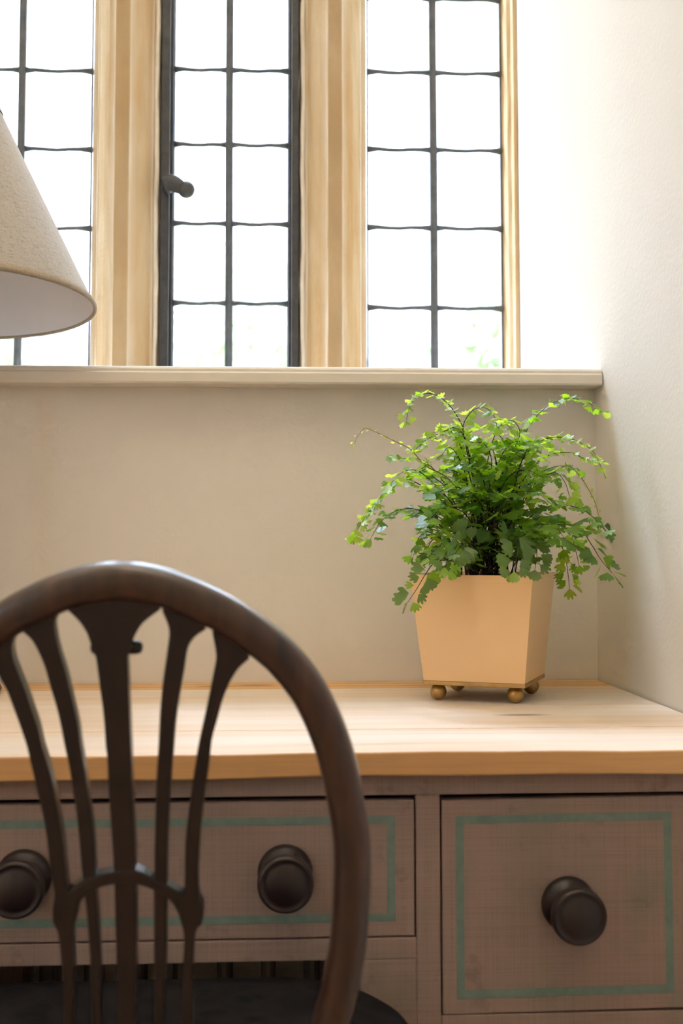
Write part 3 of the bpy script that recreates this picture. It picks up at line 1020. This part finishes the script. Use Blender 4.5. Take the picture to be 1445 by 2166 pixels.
# ------------------------------------------------------------------ the potted fern
PCX, PCY, PROT = 0.2921, -0.1948, -0.3956
pc, ps = math.cos(PROT), math.sin(PROT)


def pot(x, y, z):
    return Vector((PCX + pc * x - ps * y, PCY + ps * x + pc * y, z))


fern = thing('potted_fern', (PCX, PCY, TZ), 'maidenhair fern in a tapered peach planter with gold ball feet on the desk', 'plant')
ZB, ZT, HB, HT = 0.7765, 0.9159, 0.0678, 0.0823


def frustum(bm, hb, ht, zb, zt, hb2, ht2, zb2):
    """Tapered open box with wall thickness."""
    def ring(h, z):
        return [bm.verts.new(pot(a * h, b * h, z)) for a, b in ((-1, -1), (1, -1), (1, 1), (-1, 1))]
    A, B, C_, D = ring(hb, zb), ring(ht, zt), ring(ht2, zt), ring(hb2, zb2)
    for P, Q in ((A, B), (B, C_), (C_, D)):
        for i in range(4):
            j = (i + 1) % 4
            bm.faces.new((P[i], P[j], Q[j], Q[i]))
    bm.faces.new(A[::-1])
    bm.faces.new(D)
    return bm


planter = place('planter', frustum(BM(), HB, HT, ZB, ZT, HB - .002, HT - .002, ZB + .002), 'peach', fern, bevel=0.0006)
place('rim', frustum(BM(), HT - .0007, HT + .0003, ZT - .0095, ZT + .0006, HT - .0035, HT - .0025, ZT - .009), 'peach', planter, bevel=0.0004)
bm = BM()
for zz0, zz1, h in ((0.7712, ZB, HB + .0008),):
    v = [bm.verts.new(pot(a * h, b * h, z)) for z in (zz0, zz1) for a, b in ((-1, -1), (1, -1), (1, 1), (-1, 1))]
    for f in ((0, 1, 2, 3), (4, 5, 6, 7), (0, 1, 5, 4), (1, 2, 6, 5), (2, 3, 7, 6), (3, 0, 4, 7)):
        bm.faces.new([v[i] for i in f])
place('base_plate', bm, 'brass', planter, bevel=0.0008)
for a, b in ((-1, -1), (1, -1), (1, 1), (-1, 1)):
    c = pot(a * .0520, b * .0520, TZ + .0110)
    R_ = 0.0110
    place('ball_foot', lathe(BM(), [(0, -R_)] + [(R_ * math.sin(math.pi * k / 14), -R_ * math.cos(math.pi * k / 14)) for k in range(1, 14)] + [(0, R_)], c, (0, 0, 1), 28),
          'brass', planter, smooth=True)
bm = BM()
g = 10
grid = [[bm.verts.new(pot((i / g * 2 - 1) * .0775, (j / g * 2 - 1) * .0775, 0.900 + random.uniform(-.003, .004))) for j in range(g + 1)] for i in range(g + 1)]
for i in range(g):
    for j in range(g):
        bm.faces.new((grid[i][j], grid[i + 1][j], grid[i + 1][j + 1], grid[i][j + 1]))
place('soil', bm, 'soil', fern, smooth=True)

FRONDS = [
    ([(0.3029, -0.1894, 0.905), (0.278, -0.2248, 0.9698), (0.2612, -0.2326, 1.0141), (0.2348, -0.2404, 1.0454), (0.2054, -0.2481, 1.0607), (0.1857, -0.2559, 1.0809), (0.1631, -0.2637, 1.0922), (0.1375, -0.2715, 1.1034), (0.1226, -0.2792, 1.1076), (0.1128, -0.287, 1.0971), (0.108, -0.2948, 1.0855)], 0.42, 0.0110, 0.0064, 0.90, 1),
    ([(0.299, -0.2123, 0.905), (0.2846, -0.2048, 0.9762), (0.2751, -0.2073, 1.0534), (0.2654, -0.2098, 1.1049), (0.2504, -0.2123, 1.1356), (0.2327, -0.2148, 1.1541), (0.213, -0.2173, 1.1608), (0.1965, -0.2198, 1.154), (0.1872, -0.2223, 1.1408), (0.183, -0.2248, 1.1239)], 0.45, 0.0142, 0.0142, 0.85, 0),
    ([(0.307, -0.1865, 0.905), (0.2877, -0.2248, 0.9762), (0.2712, -0.2319, 1.0458), (0.2608, -0.2391, 1.0899), (0.2568, -0.2462, 1.1147), (0.2685, -0.2534, 1.1343), (0.2832, -0.2605, 1.1375), (0.2945, -0.2677, 1.1255), (0.2974, -0.2748, 1.1093)], 0.50, 0.0155, 0.0219, 0.80, 0),
    ([(0.2818, -0.1936, 0.905), (0.2862, -0.2148, 0.9762), (0.2716, -0.2215, 1.0527), (0.2626, -0.2281, 1.097), (0.247, -0.2348, 1.1124), (0.2288, -0.2415, 1.1055), (0.2088, -0.2481, 1.0967), (0.1922, -0.2548, 1.0823)], 0.50, 0.0155, 0.0219, 0.80, 0),
    ([(0.2912, -0.2024, 0.905), (0.3055, -0.2148, 0.9698), (0.3104, -0.2123, 1.0339), (0.3236, -0.2098, 1.0695), (0.344, -0.2073, 1.1021), (0.3645, -0.2048, 1.1316), (0.3883, -0.2023, 1.1503), (0.412, -0.1998, 1.1572), (0.4357, -0.1973, 1.1523), (0.4593, -0.1948, 1.1382)], 0.52, 0.0168, 0.0142, 0.50, 0),
    ([(0.2764, -0.1841, 0.905), (0.3055, -0.2148, 0.9762), (0.308, -0.2188, 1.0401), (0.3245, -0.2228, 1.0784), (0.3047, -0.2268, 1.1069), (0.2848, -0.2308, 1.1129), (0.2616, -0.2348, 1.1093)], 0.50, 0.0155, 0.0232, 0.70, 0),
    ([(0.272, -0.187, 0.905), (0.3055, -0.2148, 0.9762), (0.31, -0.2228, 1.0463), (0.3262, -0.2308, 1.0811), (0.3346, -0.2388, 1.106), (0.3236, -0.2468, 1.1212), (0.3062, -0.2548, 1.1173)], 0.55, 0.0155, 0.0258, 0.60, 0),
    ([(0.2896, -0.2217, 0.905), (0.3152, -0.2148, 0.9698), (0.3271, -0.2234, 1.0335), (0.342, -0.2319, 1.0746), (0.3662, -0.2405, 1.0964), (0.39, -0.2491, 1.0991), (0.4102, -0.2577, 1.0922), (0.4269, -0.2662, 1.079), (0.437, -0.2748, 1.0535)], 0.52, 0.0155, 0.0168, 0.85, 0),
    ([(0.287, -0.1753, 0.905), (0.3221, -0.1948, 0.9698), (0.3384, -0.1981, 1.028), (0.3611, -0.2015, 1.0635), (0.3868, -0.2048, 1.0796), (0.4123, -0.2081, 1.0808), (0.431, -0.2115, 1.0716), (0.4464, -0.2148, 1.0695)], 0.50, 0.0155, 0.0155, 0.70, 0),
    ([(0.2874, -0.2059, 0.905), (0.3215, -0.2148, 0.9634), (0.3439, -0.2191, 1.0145), (0.3757, -0.2234, 1.0464), (0.4009, -0.2277, 1.0622), (0.4158, -0.2319, 1.0492), (0.4274, -0.2362, 1.03), (0.4356, -0.2405, 1.0108), (0.4393, -0.2448, 0.9898)], 0.50, 0.0129, 0.0077, 0.85, 1),
    ([(0.325, -0.1945, 0.905), (0.3165, -0.2248, 0.9634), (0.3368, -0.2388, 1.014), (0.3565, -0.2528, 1.0419), (0.3757, -0.2668, 1.0507), (0.3849, -0.2808, 1.0376), (0.3876, -0.2948, 1.0187)], 0.50, 0.0180, 0.0219, 0.70, 0),
    ([(0.2877, -0.1831, 0.905), (0.3195, -0.2248, 0.9507), (0.3433, -0.2368, 0.9887), (0.3728, -0.2488, 1.0074), (0.4018, -0.2608, 1.0059), (0.4208, -0.2728, 0.9945), (0.4362, -0.2848, 0.9746)], 0.42, 0.0219, 0.0168, 0.40, 0),
    ([(0.3093, -0.2065, 0.905), (0.3207, -0.2348, 0.9383), (0.3438, -0.2481, 0.9635), (0.376, -0.2615, 0.9822), (0.4043, -0.2748, 0.9771), (0.4163, -0.2881, 0.9574), (0.4262, -0.3015, 0.9362), (0.4366, -0.3148, 0.9202)], 0.40, 0.0296, 0.0155, 0.15, 0),
    ([(0.2652, -0.1907, 0.905), (0.3249, -0.1948, 0.9311), (0.3474, -0.1981, 0.9568), (0.373, -0.2015, 0.971), (0.3918, -0.2048, 0.9633), (0.4005, -0.2081, 0.9408), (0.4039, -0.2115, 0.9153), (0.4048, -0.2148, 0.8963)], 0.42, 0.0193, 0.0168, 0.60, 0),
    ([(0.3172, -0.1908, 0.905), (0.3249, -0.1948, 0.9311), (0.3555, -0.1908, 0.96), (0.3862, -0.1868, 0.9795), (0.4134, -0.1828, 0.9697), (0.4226, -0.1788, 0.9468), (0.4279, -0.1748, 0.9271)], 0.42, 0.0180, 0.0168, 0.60, 0),
    ([(0.2861, -0.1898, 0.905), (0.2731, -0.2148, 0.9571), (0.2469, -0.2205, 0.9985), (0.2143, -0.2262, 1.0269), (0.185, -0.2319, 1.0425), (0.1622, -0.2377, 1.036), (0.1414, -0.2434, 1.0138), (0.1246, -0.2491, 0.9918), (0.1104, -0.2548, 0.9687)], 0.40, 0.0174, 0.0155, 0.65, 0),
    ([(0.2751, -0.2171, 0.905), (0.2716, -0.2248, 0.9635), (0.2437, -0.2428, 1.0075), (0.2132, -0.2608, 1.0382), (0.1893, -0.2788, 1.0529), (0.1688, -0.2968, 1.0489), (0.1518, -0.3148, 1.033)], 0.42, 0.0180, 0.0232, 0.80, 0),
    ([(0.2983, -0.176, 0.905), (0.265, -0.2248, 0.9445), (0.232, -0.2348, 0.9762), (0.2055, -0.2448, 0.9981), (0.1842, -0.2548, 1.0035), (0.1626, -0.2648, 0.9996), (0.143, -0.2748, 0.9853), (0.1298, -0.2848, 0.9651)], 0.40, 0.0206, 0.0142, 0.30, 0),
    ([(0.2842, -0.1737, 0.905), (0.2664, -0.1948, 0.9344), (0.237, -0.1973, 0.9602), (0.214, -0.1998, 0.9731), (0.2008, -0.2023, 0.9635), (0.1939, -0.2048, 0.9411)], 0.40, 0.0193, 0.0180, 0.55, 0),
    ([(0.29, -0.2047, 0.905), (0.2664, -0.1948, 0.9344), (0.2412, -0.1898, 0.9569), (0.2243, -0.1848, 0.9634), (0.2131, -0.1798, 0.9439), (0.2057, -0.1748, 0.9244)], 0.40, 0.0180, 0.0155, 0.60, 0),
    ([(0.3037, -0.2125, 0.905), (0.2633, -0.2748, 0.9238), (0.2306, -0.2878, 0.9364), (0.2092, -0.3008, 0.9324), (0.1966, -0.3138, 0.919), (0.1842, -0.3268, 0.9017), (0.1708, -0.3398, 0.8848)], 0.45, 0.0193, 0.0155, 0.10, 2),
    ([(0.2803, -0.2165, 0.905), (0.2744, -0.2448, 0.9292), (0.2583, -0.2686, 0.9575), (0.2437, -0.2923, 0.965), (0.2298, -0.316, 0.9519), (0.2185, -0.3398, 0.9286)], 0.48, 0.0219, 0.0284, 0.30, 2),
    ([(0.2678, -0.185, 0.905), (0.2776, -0.2448, 0.9323), (0.2673, -0.2711, 0.9544), (0.2539, -0.2973, 0.9589), (0.2408, -0.3236, 0.9549), (0.2291, -0.3498, 0.9452)], 0.50, 0.0206, 0.0296, 0.20, 2),
    ([(0.2985, -0.1999, 0.905), (0.2681, -0.2448, 0.9323), (0.2503, -0.2598, 0.9543), (0.2326, -0.2748, 0.9606), (0.2151, -0.2898, 0.9528), (0.2009, -0.3048, 0.9398)], 0.50, 0.0180, 0.0296, 0.40, 0),
    ([(0.302, -0.2062, 0.905), (0.2997, -0.2448, 0.9291), (0.3096, -0.2686, 0.9605), (0.3133, -0.2923, 0.9686), (0.3146, -0.316, 0.9518), (0.3055, -0.3398, 0.9237)], 0.48, 0.0232, 0.0296, 0.20, 2),
    ([(0.2821, -0.1937, 0.905), (0.2997, -0.2448, 0.9291), (0.3223, -0.2611, 0.9573), (0.3348, -0.2773, 0.9636), (0.3437, -0.2935, 0.9484), (0.3381, -0.3098, 0.9245)], 0.50, 0.0206, 0.0296, 0.20, 2),
    ([(0.2876, -0.2059, 0.905), (0.3061, -0.2448, 0.9322), (0.3279, -0.2648, 0.9636), (0.349, -0.2848, 0.982), (0.3662, -0.3048, 0.9788), (0.3737, -0.3248, 0.9637)], 0.40, 0.0296, 0.0258, 0.20, 0),
    ([(0.3015, -0.203, 0.905), (0.289, -0.2348, 0.9572), (0.2824, -0.2573, 0.9978), (0.2633, -0.2798, 1.0221), (0.2353, -0.3023, 1.0305), (0.2079, -0.3248, 1.0207)], 0.45, 0.0232, 0.0284, 0.25, 0),
    ([(0.2763, -0.2002, 0.905), (0.2954, -0.2348, 0.9572), (0.2982, -0.2573, 1.001), (0.3162, -0.2798, 1.0221), (0.3397, -0.3023, 1.0245), (0.3531, -0.3248, 1.0117)], 0.45, 0.0232, 0.0284, 0.25, 0),
    ([(0.2834, -0.201, 0.905), (0.294, -0.2248, 0.9635), (0.2879, -0.2448, 1.0138), (0.2785, -0.2648, 1.0444), (0.2598, -0.2848, 1.0589), (0.2352, -0.3048, 1.0578)], 0.48, 0.0193, 0.0284, 0.40, 0),
    ([(0.3034, -0.1747, 0.905), (0.3004, -0.2248, 0.9635), (0.3043, -0.2423, 1.0202), (0.3172, -0.2598, 1.0478), (0.3358, -0.2773, 1.0532), (0.3538, -0.2948, 1.0432)], 0.48, 0.0193, 0.0284, 0.40, 0),
    ([(0.2924, -0.2128, 0.905), (0.2958, -0.2148, 0.9698), (0.2938, -0.2298, 1.0269), (0.2947, -0.2448, 1.0674), (0.2829, -0.2598, 1.0885), (0.2616, -0.2748, 1.0905)], 0.52, 0.0168, 0.0271, 0.55, 0),
    ([(0.3024, -0.1995, 0.905), (0.299, -0.2148, 0.9698), (0.301, -0.2248, 1.027), (0.3094, -0.2348, 1.0744), (0.3269, -0.2448, 1.0928), (0.3472, -0.2548, 1.0922)], 0.52, 0.0168, 0.0271, 0.55, 0),
    ([(0.2984, -0.202, 0.905), (0.2826, -0.2348, 0.9509), (0.267, -0.2548, 0.9823), (0.2484, -0.2748, 1.0006), (0.2239, -0.2948, 1.0033), (0.1999, -0.3148, 0.9879)], 0.40, 0.0245, 0.0258, 0.20, 0),
]


# a few more upright fronds fill the crown between the traced ones
frng = random.Random(21)
for k in range(46):
    az = frng.uniform(0, 2 * math.pi)
    reach = frng.uniform(0.035, 0.12)
    hgt = frng.uniform(0.09, 0.245) * (1.0 - 0.25 * reach / 0.12)
    dx, dy = math.cos(az), math.sin(az) * 0.85
    b = Vector((PCX + frng.uniform(-.03, .03), PCY + frng.uniform(-.03, .03), 0.902))
    pts = [tuple(b)]
    for f in (0.3, 0.55, 0.75, 0.9, 1.0):
        w = f ** 1.7
        pts.append((b.x + dx * reach * w, b.y + dy * reach * w, b.z + hgt * (math.sin(f * math.pi * 0.56) + 0.02 * frng.uniform(-1, 1))))
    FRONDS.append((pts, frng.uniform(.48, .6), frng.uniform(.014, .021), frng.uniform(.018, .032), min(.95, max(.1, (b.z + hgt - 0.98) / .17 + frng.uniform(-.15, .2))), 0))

for k in range(16):               # short young fronds low around the front of the pot
    az = math.radians(frng.uniform(190, 350))
    reach, hgt = frng.uniform(.03, .075), frng.uniform(.035, .075)
    b = Vector((PCX + frng.uniform(-.04, .04), PCY + frng.uniform(-.04, .02), 0.902))
    pts = [tuple(b)] + [(b.x + math.cos(az) * reach * f ** 1.4, b.y + math.sin(az) * reach * f ** 1.4, b.z + hgt * math.sin(f * math.pi * 0.62)) for f in (.35, .65, .85, 1.0)]
    FRONDS.append((pts, .45, frng.uniform(.017, .024), frng.uniform(.016, .026), frng.uniform(.1, .4), 0))


def leaf_mesh(name, seed, mat):
    rng = random.Random(seed)
    lobes = rng.choice((3, 4, 4, 5))
    spread = math.radians(rng.uniform(36, 60))
    n = 13
    cup = rng.uniform(-.10, .22)
    tw = rng.uniform(-.12, .12)
    verts = [(0, 0, 0)]
    for rr in (0.55, 1.0):
        for i in range(n):
            f = i / (n - 1)
            a = (f * 2 - 1) * spread
            ph = f * lobes
            edge = abs(math.sin(math.pi * ph)) ** 0.45
            r = rr * (0.72 + 0.28 * edge) if rr == 1.0 else rr * .95
            r *= (1.0 - 0.13 * abs(f * 2 - 1) ** 2) * (1 + (rng.uniform(-.05, .05) if rr == 1.0 else 0))
            x, y = math.sin(a) * r, math.cos(a) * r
            z = cup * (x * x * 1.3) - 0.10 * y * y + tw * x * y + (0.035 * math.sin(ph * math.pi * 2) if rr == 1.0 else 0)
            verts.append((x, y, z))
    faces = []
    for i in range(n - 1):
        faces.append((0, 1 + i, 2 + i))
        faces.append((1 + i, 1 + n + i, 2 + n + i, 2 + i))
    me = bpy.data.meshes.new(name)
    me.from_pydata(verts, [], faces)
    me.materials.append(M[mat])
    for p in me.polygons:
        p.use_smooth = True
    return me


LEAVES = {m: [leaf_mesh('leaflet', 31 * i + len(m), m) for i in range(6)] for m in ('leaf_dark', 'leaf_mid', 'leaf_lime', 'leaf_sage')}
UP = Vector((0, 0, 1))
all_leaves = []                   # (size score, frond object, matrix, material, variant)


def leaf_matrix(p, d, nrm, size):
    d = d.normalized()
    nrm = (nrm - d * nrm.dot(d))
    nrm = nrm.normalized() if nrm.length > 1e-4 else d.orthogonal().normalized()
    x = d.cross(nrm)
    return Matrix(((x.x * size, d.x * size, nrm.x * size, p.x), (x.y * size, d.y * size, nrm.y * size, p.y), (x.z * size, d.z * size, nrm.z * size, p.z), (0, 0, 0, 1)))


lrng = random.Random(5)


def rvec(s):
    return Vector((lrng.uniform(-s, s), lrng.uniform(-s, s), lrng.uniform(-s, s)))


def clampp(p):
    p = p.copy()
    p.y = min(p.y, -0.012)
    p.x = min(p.x, wx(p.y) - 0.008)
    return p


for pts, bare, lsize, plen, tone, style in FRONDS:
    path = [clampp(q) for q in catmull(pts, 5)]
    n = len(path)
    cum = [0.0]
    for a, b in zip(path, path[1:]):
        cum.append(cum[-1] + (b - a).length)
    total = cum[-1]

    def at(s):
        for i in range(n - 1):
            if cum[i + 1] >= s:
                f = (s - cum[i]) / max(1e-6, cum[i + 1] - cum[i])
                return path[i].lerp(path[i + 1], f), (path[i + 1] - path[i]).normalized()
        return path[-1], (path[-1] - path[-2]).normalized()
    bm = tube(BM(), path, [0.00105 - 0.0007 * i / (n - 1) for i in range(n)], 5)
    todo = []
    s = total * bare
    side = lrng.choice((-1, 1))
    step = max(0.006, lsize * (0.55, 0.7, 0.45)[style])
    while s < total:
        f = (s - total * bare) / (total * (1 - bare))
        p, t = at(s)
        sv = t.cross(UP)
        if sv.length < .25 or style == 2:
            sv = t.cross(Vector((0.15, -1, 0.2)))
        sv.normalize()
        L = plen * (1 - f) ** 0.7 * lrng.uniform(.75, 1.15)
        d = (t * 0.55 + sv * side * 0.9 + rvec(.25 if style != 2 else .12)).normalized()
        k = max(1, int(round(L / (lsize * 0.62))))
        if style != 0:
            k = 1
        prev = p
        lside = 1
        spath = [p]
        for j in range(k):
            q = prev + d * (lsize * 0.55 if k > 1 else lsize * .32)
            d = (d + Vector((0, 0, -0.12))).normalized()
            spath.append(q)
            sz = lsize * (1.0 - 0.25 * f) * lrng.uniform(.72, 1.12) * (0.55 if style == 1 and f > .45 else 1)
            nr = UP + rvec(.75) + Vector((0, -0.35, 0))
            if style == 2:
                nr = Vector((0.1, -1, 0.55)) + rvec(.35)
            if j == k - 1:
                todo.append((q, d + rvec(.25), nr, sz))
            else:
                sd = (d.cross(UP)).normalized() * lside
                todo.append((q, d * .6 + sd + rvec(.3), nr, sz * .95))
                lside = -lside
            prev = q
        if k == 1 and style == 0:      # opposite leaflet on the other side of the stem
            d2 = (t * 0.55 - sv * side * 0.9 + rvec(.3)).normalized()
            todo.append((p + d2 * lsize * .32, d2, UP + rvec(.75) + Vector((0, -0.35, 0)), lsize * (1.0 - 0.25 * f) * lrng.uniform(.65, 1.05)))
        if k > 1:
            tube(bm, spath, 0.00028, 3)
        side = -side
        s += step * (1.0 - 0.25 * f)
    todo.append((path[-1], (path[-1] - path[-2]), UP + rvec(.6), lsize * .8))
    fo = place('frond', bm, 'stem_young' if style == 1 else 'stem', fern, smooth=True)
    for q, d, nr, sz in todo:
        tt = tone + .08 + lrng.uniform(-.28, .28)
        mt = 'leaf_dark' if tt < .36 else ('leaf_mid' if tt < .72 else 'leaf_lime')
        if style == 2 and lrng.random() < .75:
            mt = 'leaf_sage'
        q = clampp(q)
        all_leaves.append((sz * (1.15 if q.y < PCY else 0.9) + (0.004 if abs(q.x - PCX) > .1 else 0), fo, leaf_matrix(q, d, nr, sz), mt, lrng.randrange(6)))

all_leaves.sort(key=lambda r: -r[0])
T0 = Matrix.Translation(-ORG[fern])
for sc_, fo, mtx, mt, vr in all_leaves[:300]:
    o = bpy.data.objects.new('leaflet', LEAVES[mt][vr])
    COL.objects.link(o)
    o.parent = fo
    o.matrix_local = T0 @ mtx
rest = {}
for sc_, fo, mtx, mt, vr in all_leaves[300:]:
    rest.setdefault(mt, []).append((T0 @ mtx, vr))
V, Fc, Mi = [], [], []
mats = list(rest)
for mi, mt in enumerate(mats):
    for mtx, vr in rest[mt]:
        me = LEAVES[mt][vr]
        base = len(V)
        V += [tuple(mtx @ v.co) for v in me.vertices]
        for p in me.polygons:
            Fc.append(tuple(base + i for i in p.vertices))
            Mi.append(mi)
me = bpy.data.meshes.new('small_leaflets')
me.from_pydata(V, [], Fc)
for mt in mats:
    me.materials.append(M[mt])
me.polygons.foreach_set('material_index', Mi)
me.polygons.foreach_set('use_smooth', [True] * len(Fc))
o = bpy.data.objects.new('small_leaflets', me)
COL.objects.link(o)
o.parent = fern
o['kind'] = 'stuff'
o['label'] = 'the many smaller leaflets of the fern'
print('leaflets', len(all_leaves))

# ------------------------------------------------------------------ the garden outside
bm = BM()
v = [bm.verts.new(p) for p in ((-60, -60, -0.4), (60, -60, -0.4), (60, 70, -0.4), (-60, 70, -0.4))]
bm.faces.new(v)
struct('lawn', bm, 'lawn', 'pale green lawn outside the window', 'lawn')


def tree(x, y, h, rad_, seed, label):
    rng = random.Random(seed)
    t = thing('tree', (x, y, -0.4), label, 'tree', group='garden trees outside the window')
    p = [Vector((x + rng.uniform(-.1, .1) * k, y, -0.4 + h * 0.6 * k / 4)) for k in range(5)]
    place('trunk', tube(BM(), p, [0.22, 0.19, 0.16, 0.12, 0.06], 10), 'bark', t, smooth=True)
    V, Fc = [], []
    for k in range(2600):
        while True:
            a = Vector((rng.uniform(-1, 1), rng.uniform(-1, 1), rng.uniform(-1, 1)))
            if 0.3 < a.length < 1:
                break
        lump = 0.8 + 0.25 * math.sin(a.x * 5 + seed) * math.cos(a.z * 6)
        c = Vector((x + a.x * rad_ * lump, y + a.y * rad_ * lump, -0.4 + h * 0.6 + a.z * h * 0.42 * lump))
        d = Vector((rng.gauss(0, 1), rng.gauss(0, 1), rng.gauss(0, 1))).normalized()
        e_ = d.orthogonal().normalized()
        s_ = rng.uniform(.10, .2)
        b0 = len(V)
        o_ = Vector((x, y, -0.4))
        V += [tuple(c + d * s_ - o_), tuple(c + e_ * s_ * .6 - o_), tuple(c - d * s_ - o_), tuple(c - e_ * s_ * .6 - o_)]
        Fc.append((b0, b0 + 1, b0 + 2, b0 + 3))
    me = bpy.data.meshes.new('crown')
    me.from_pydata(V, [], Fc)
    me.materials.append(M['tree_leaf'])
    o = bpy.data.objects.new('crown', me)
    COL.objects.link(o)
    o.parent = t
    o['kind'] = 'stuff'


tree(-5.0, 16, 6.6, 2.4, 3, 'pale garden tree seen behind the lampshade')
tree(-0.4, 22, 7.2, 2.6, 8, 'pale garden tree seen through the middle casement')
tree(3.7, 15, 5.6, 2.2, 12, 'pale garden tree seen through the right-hand light')
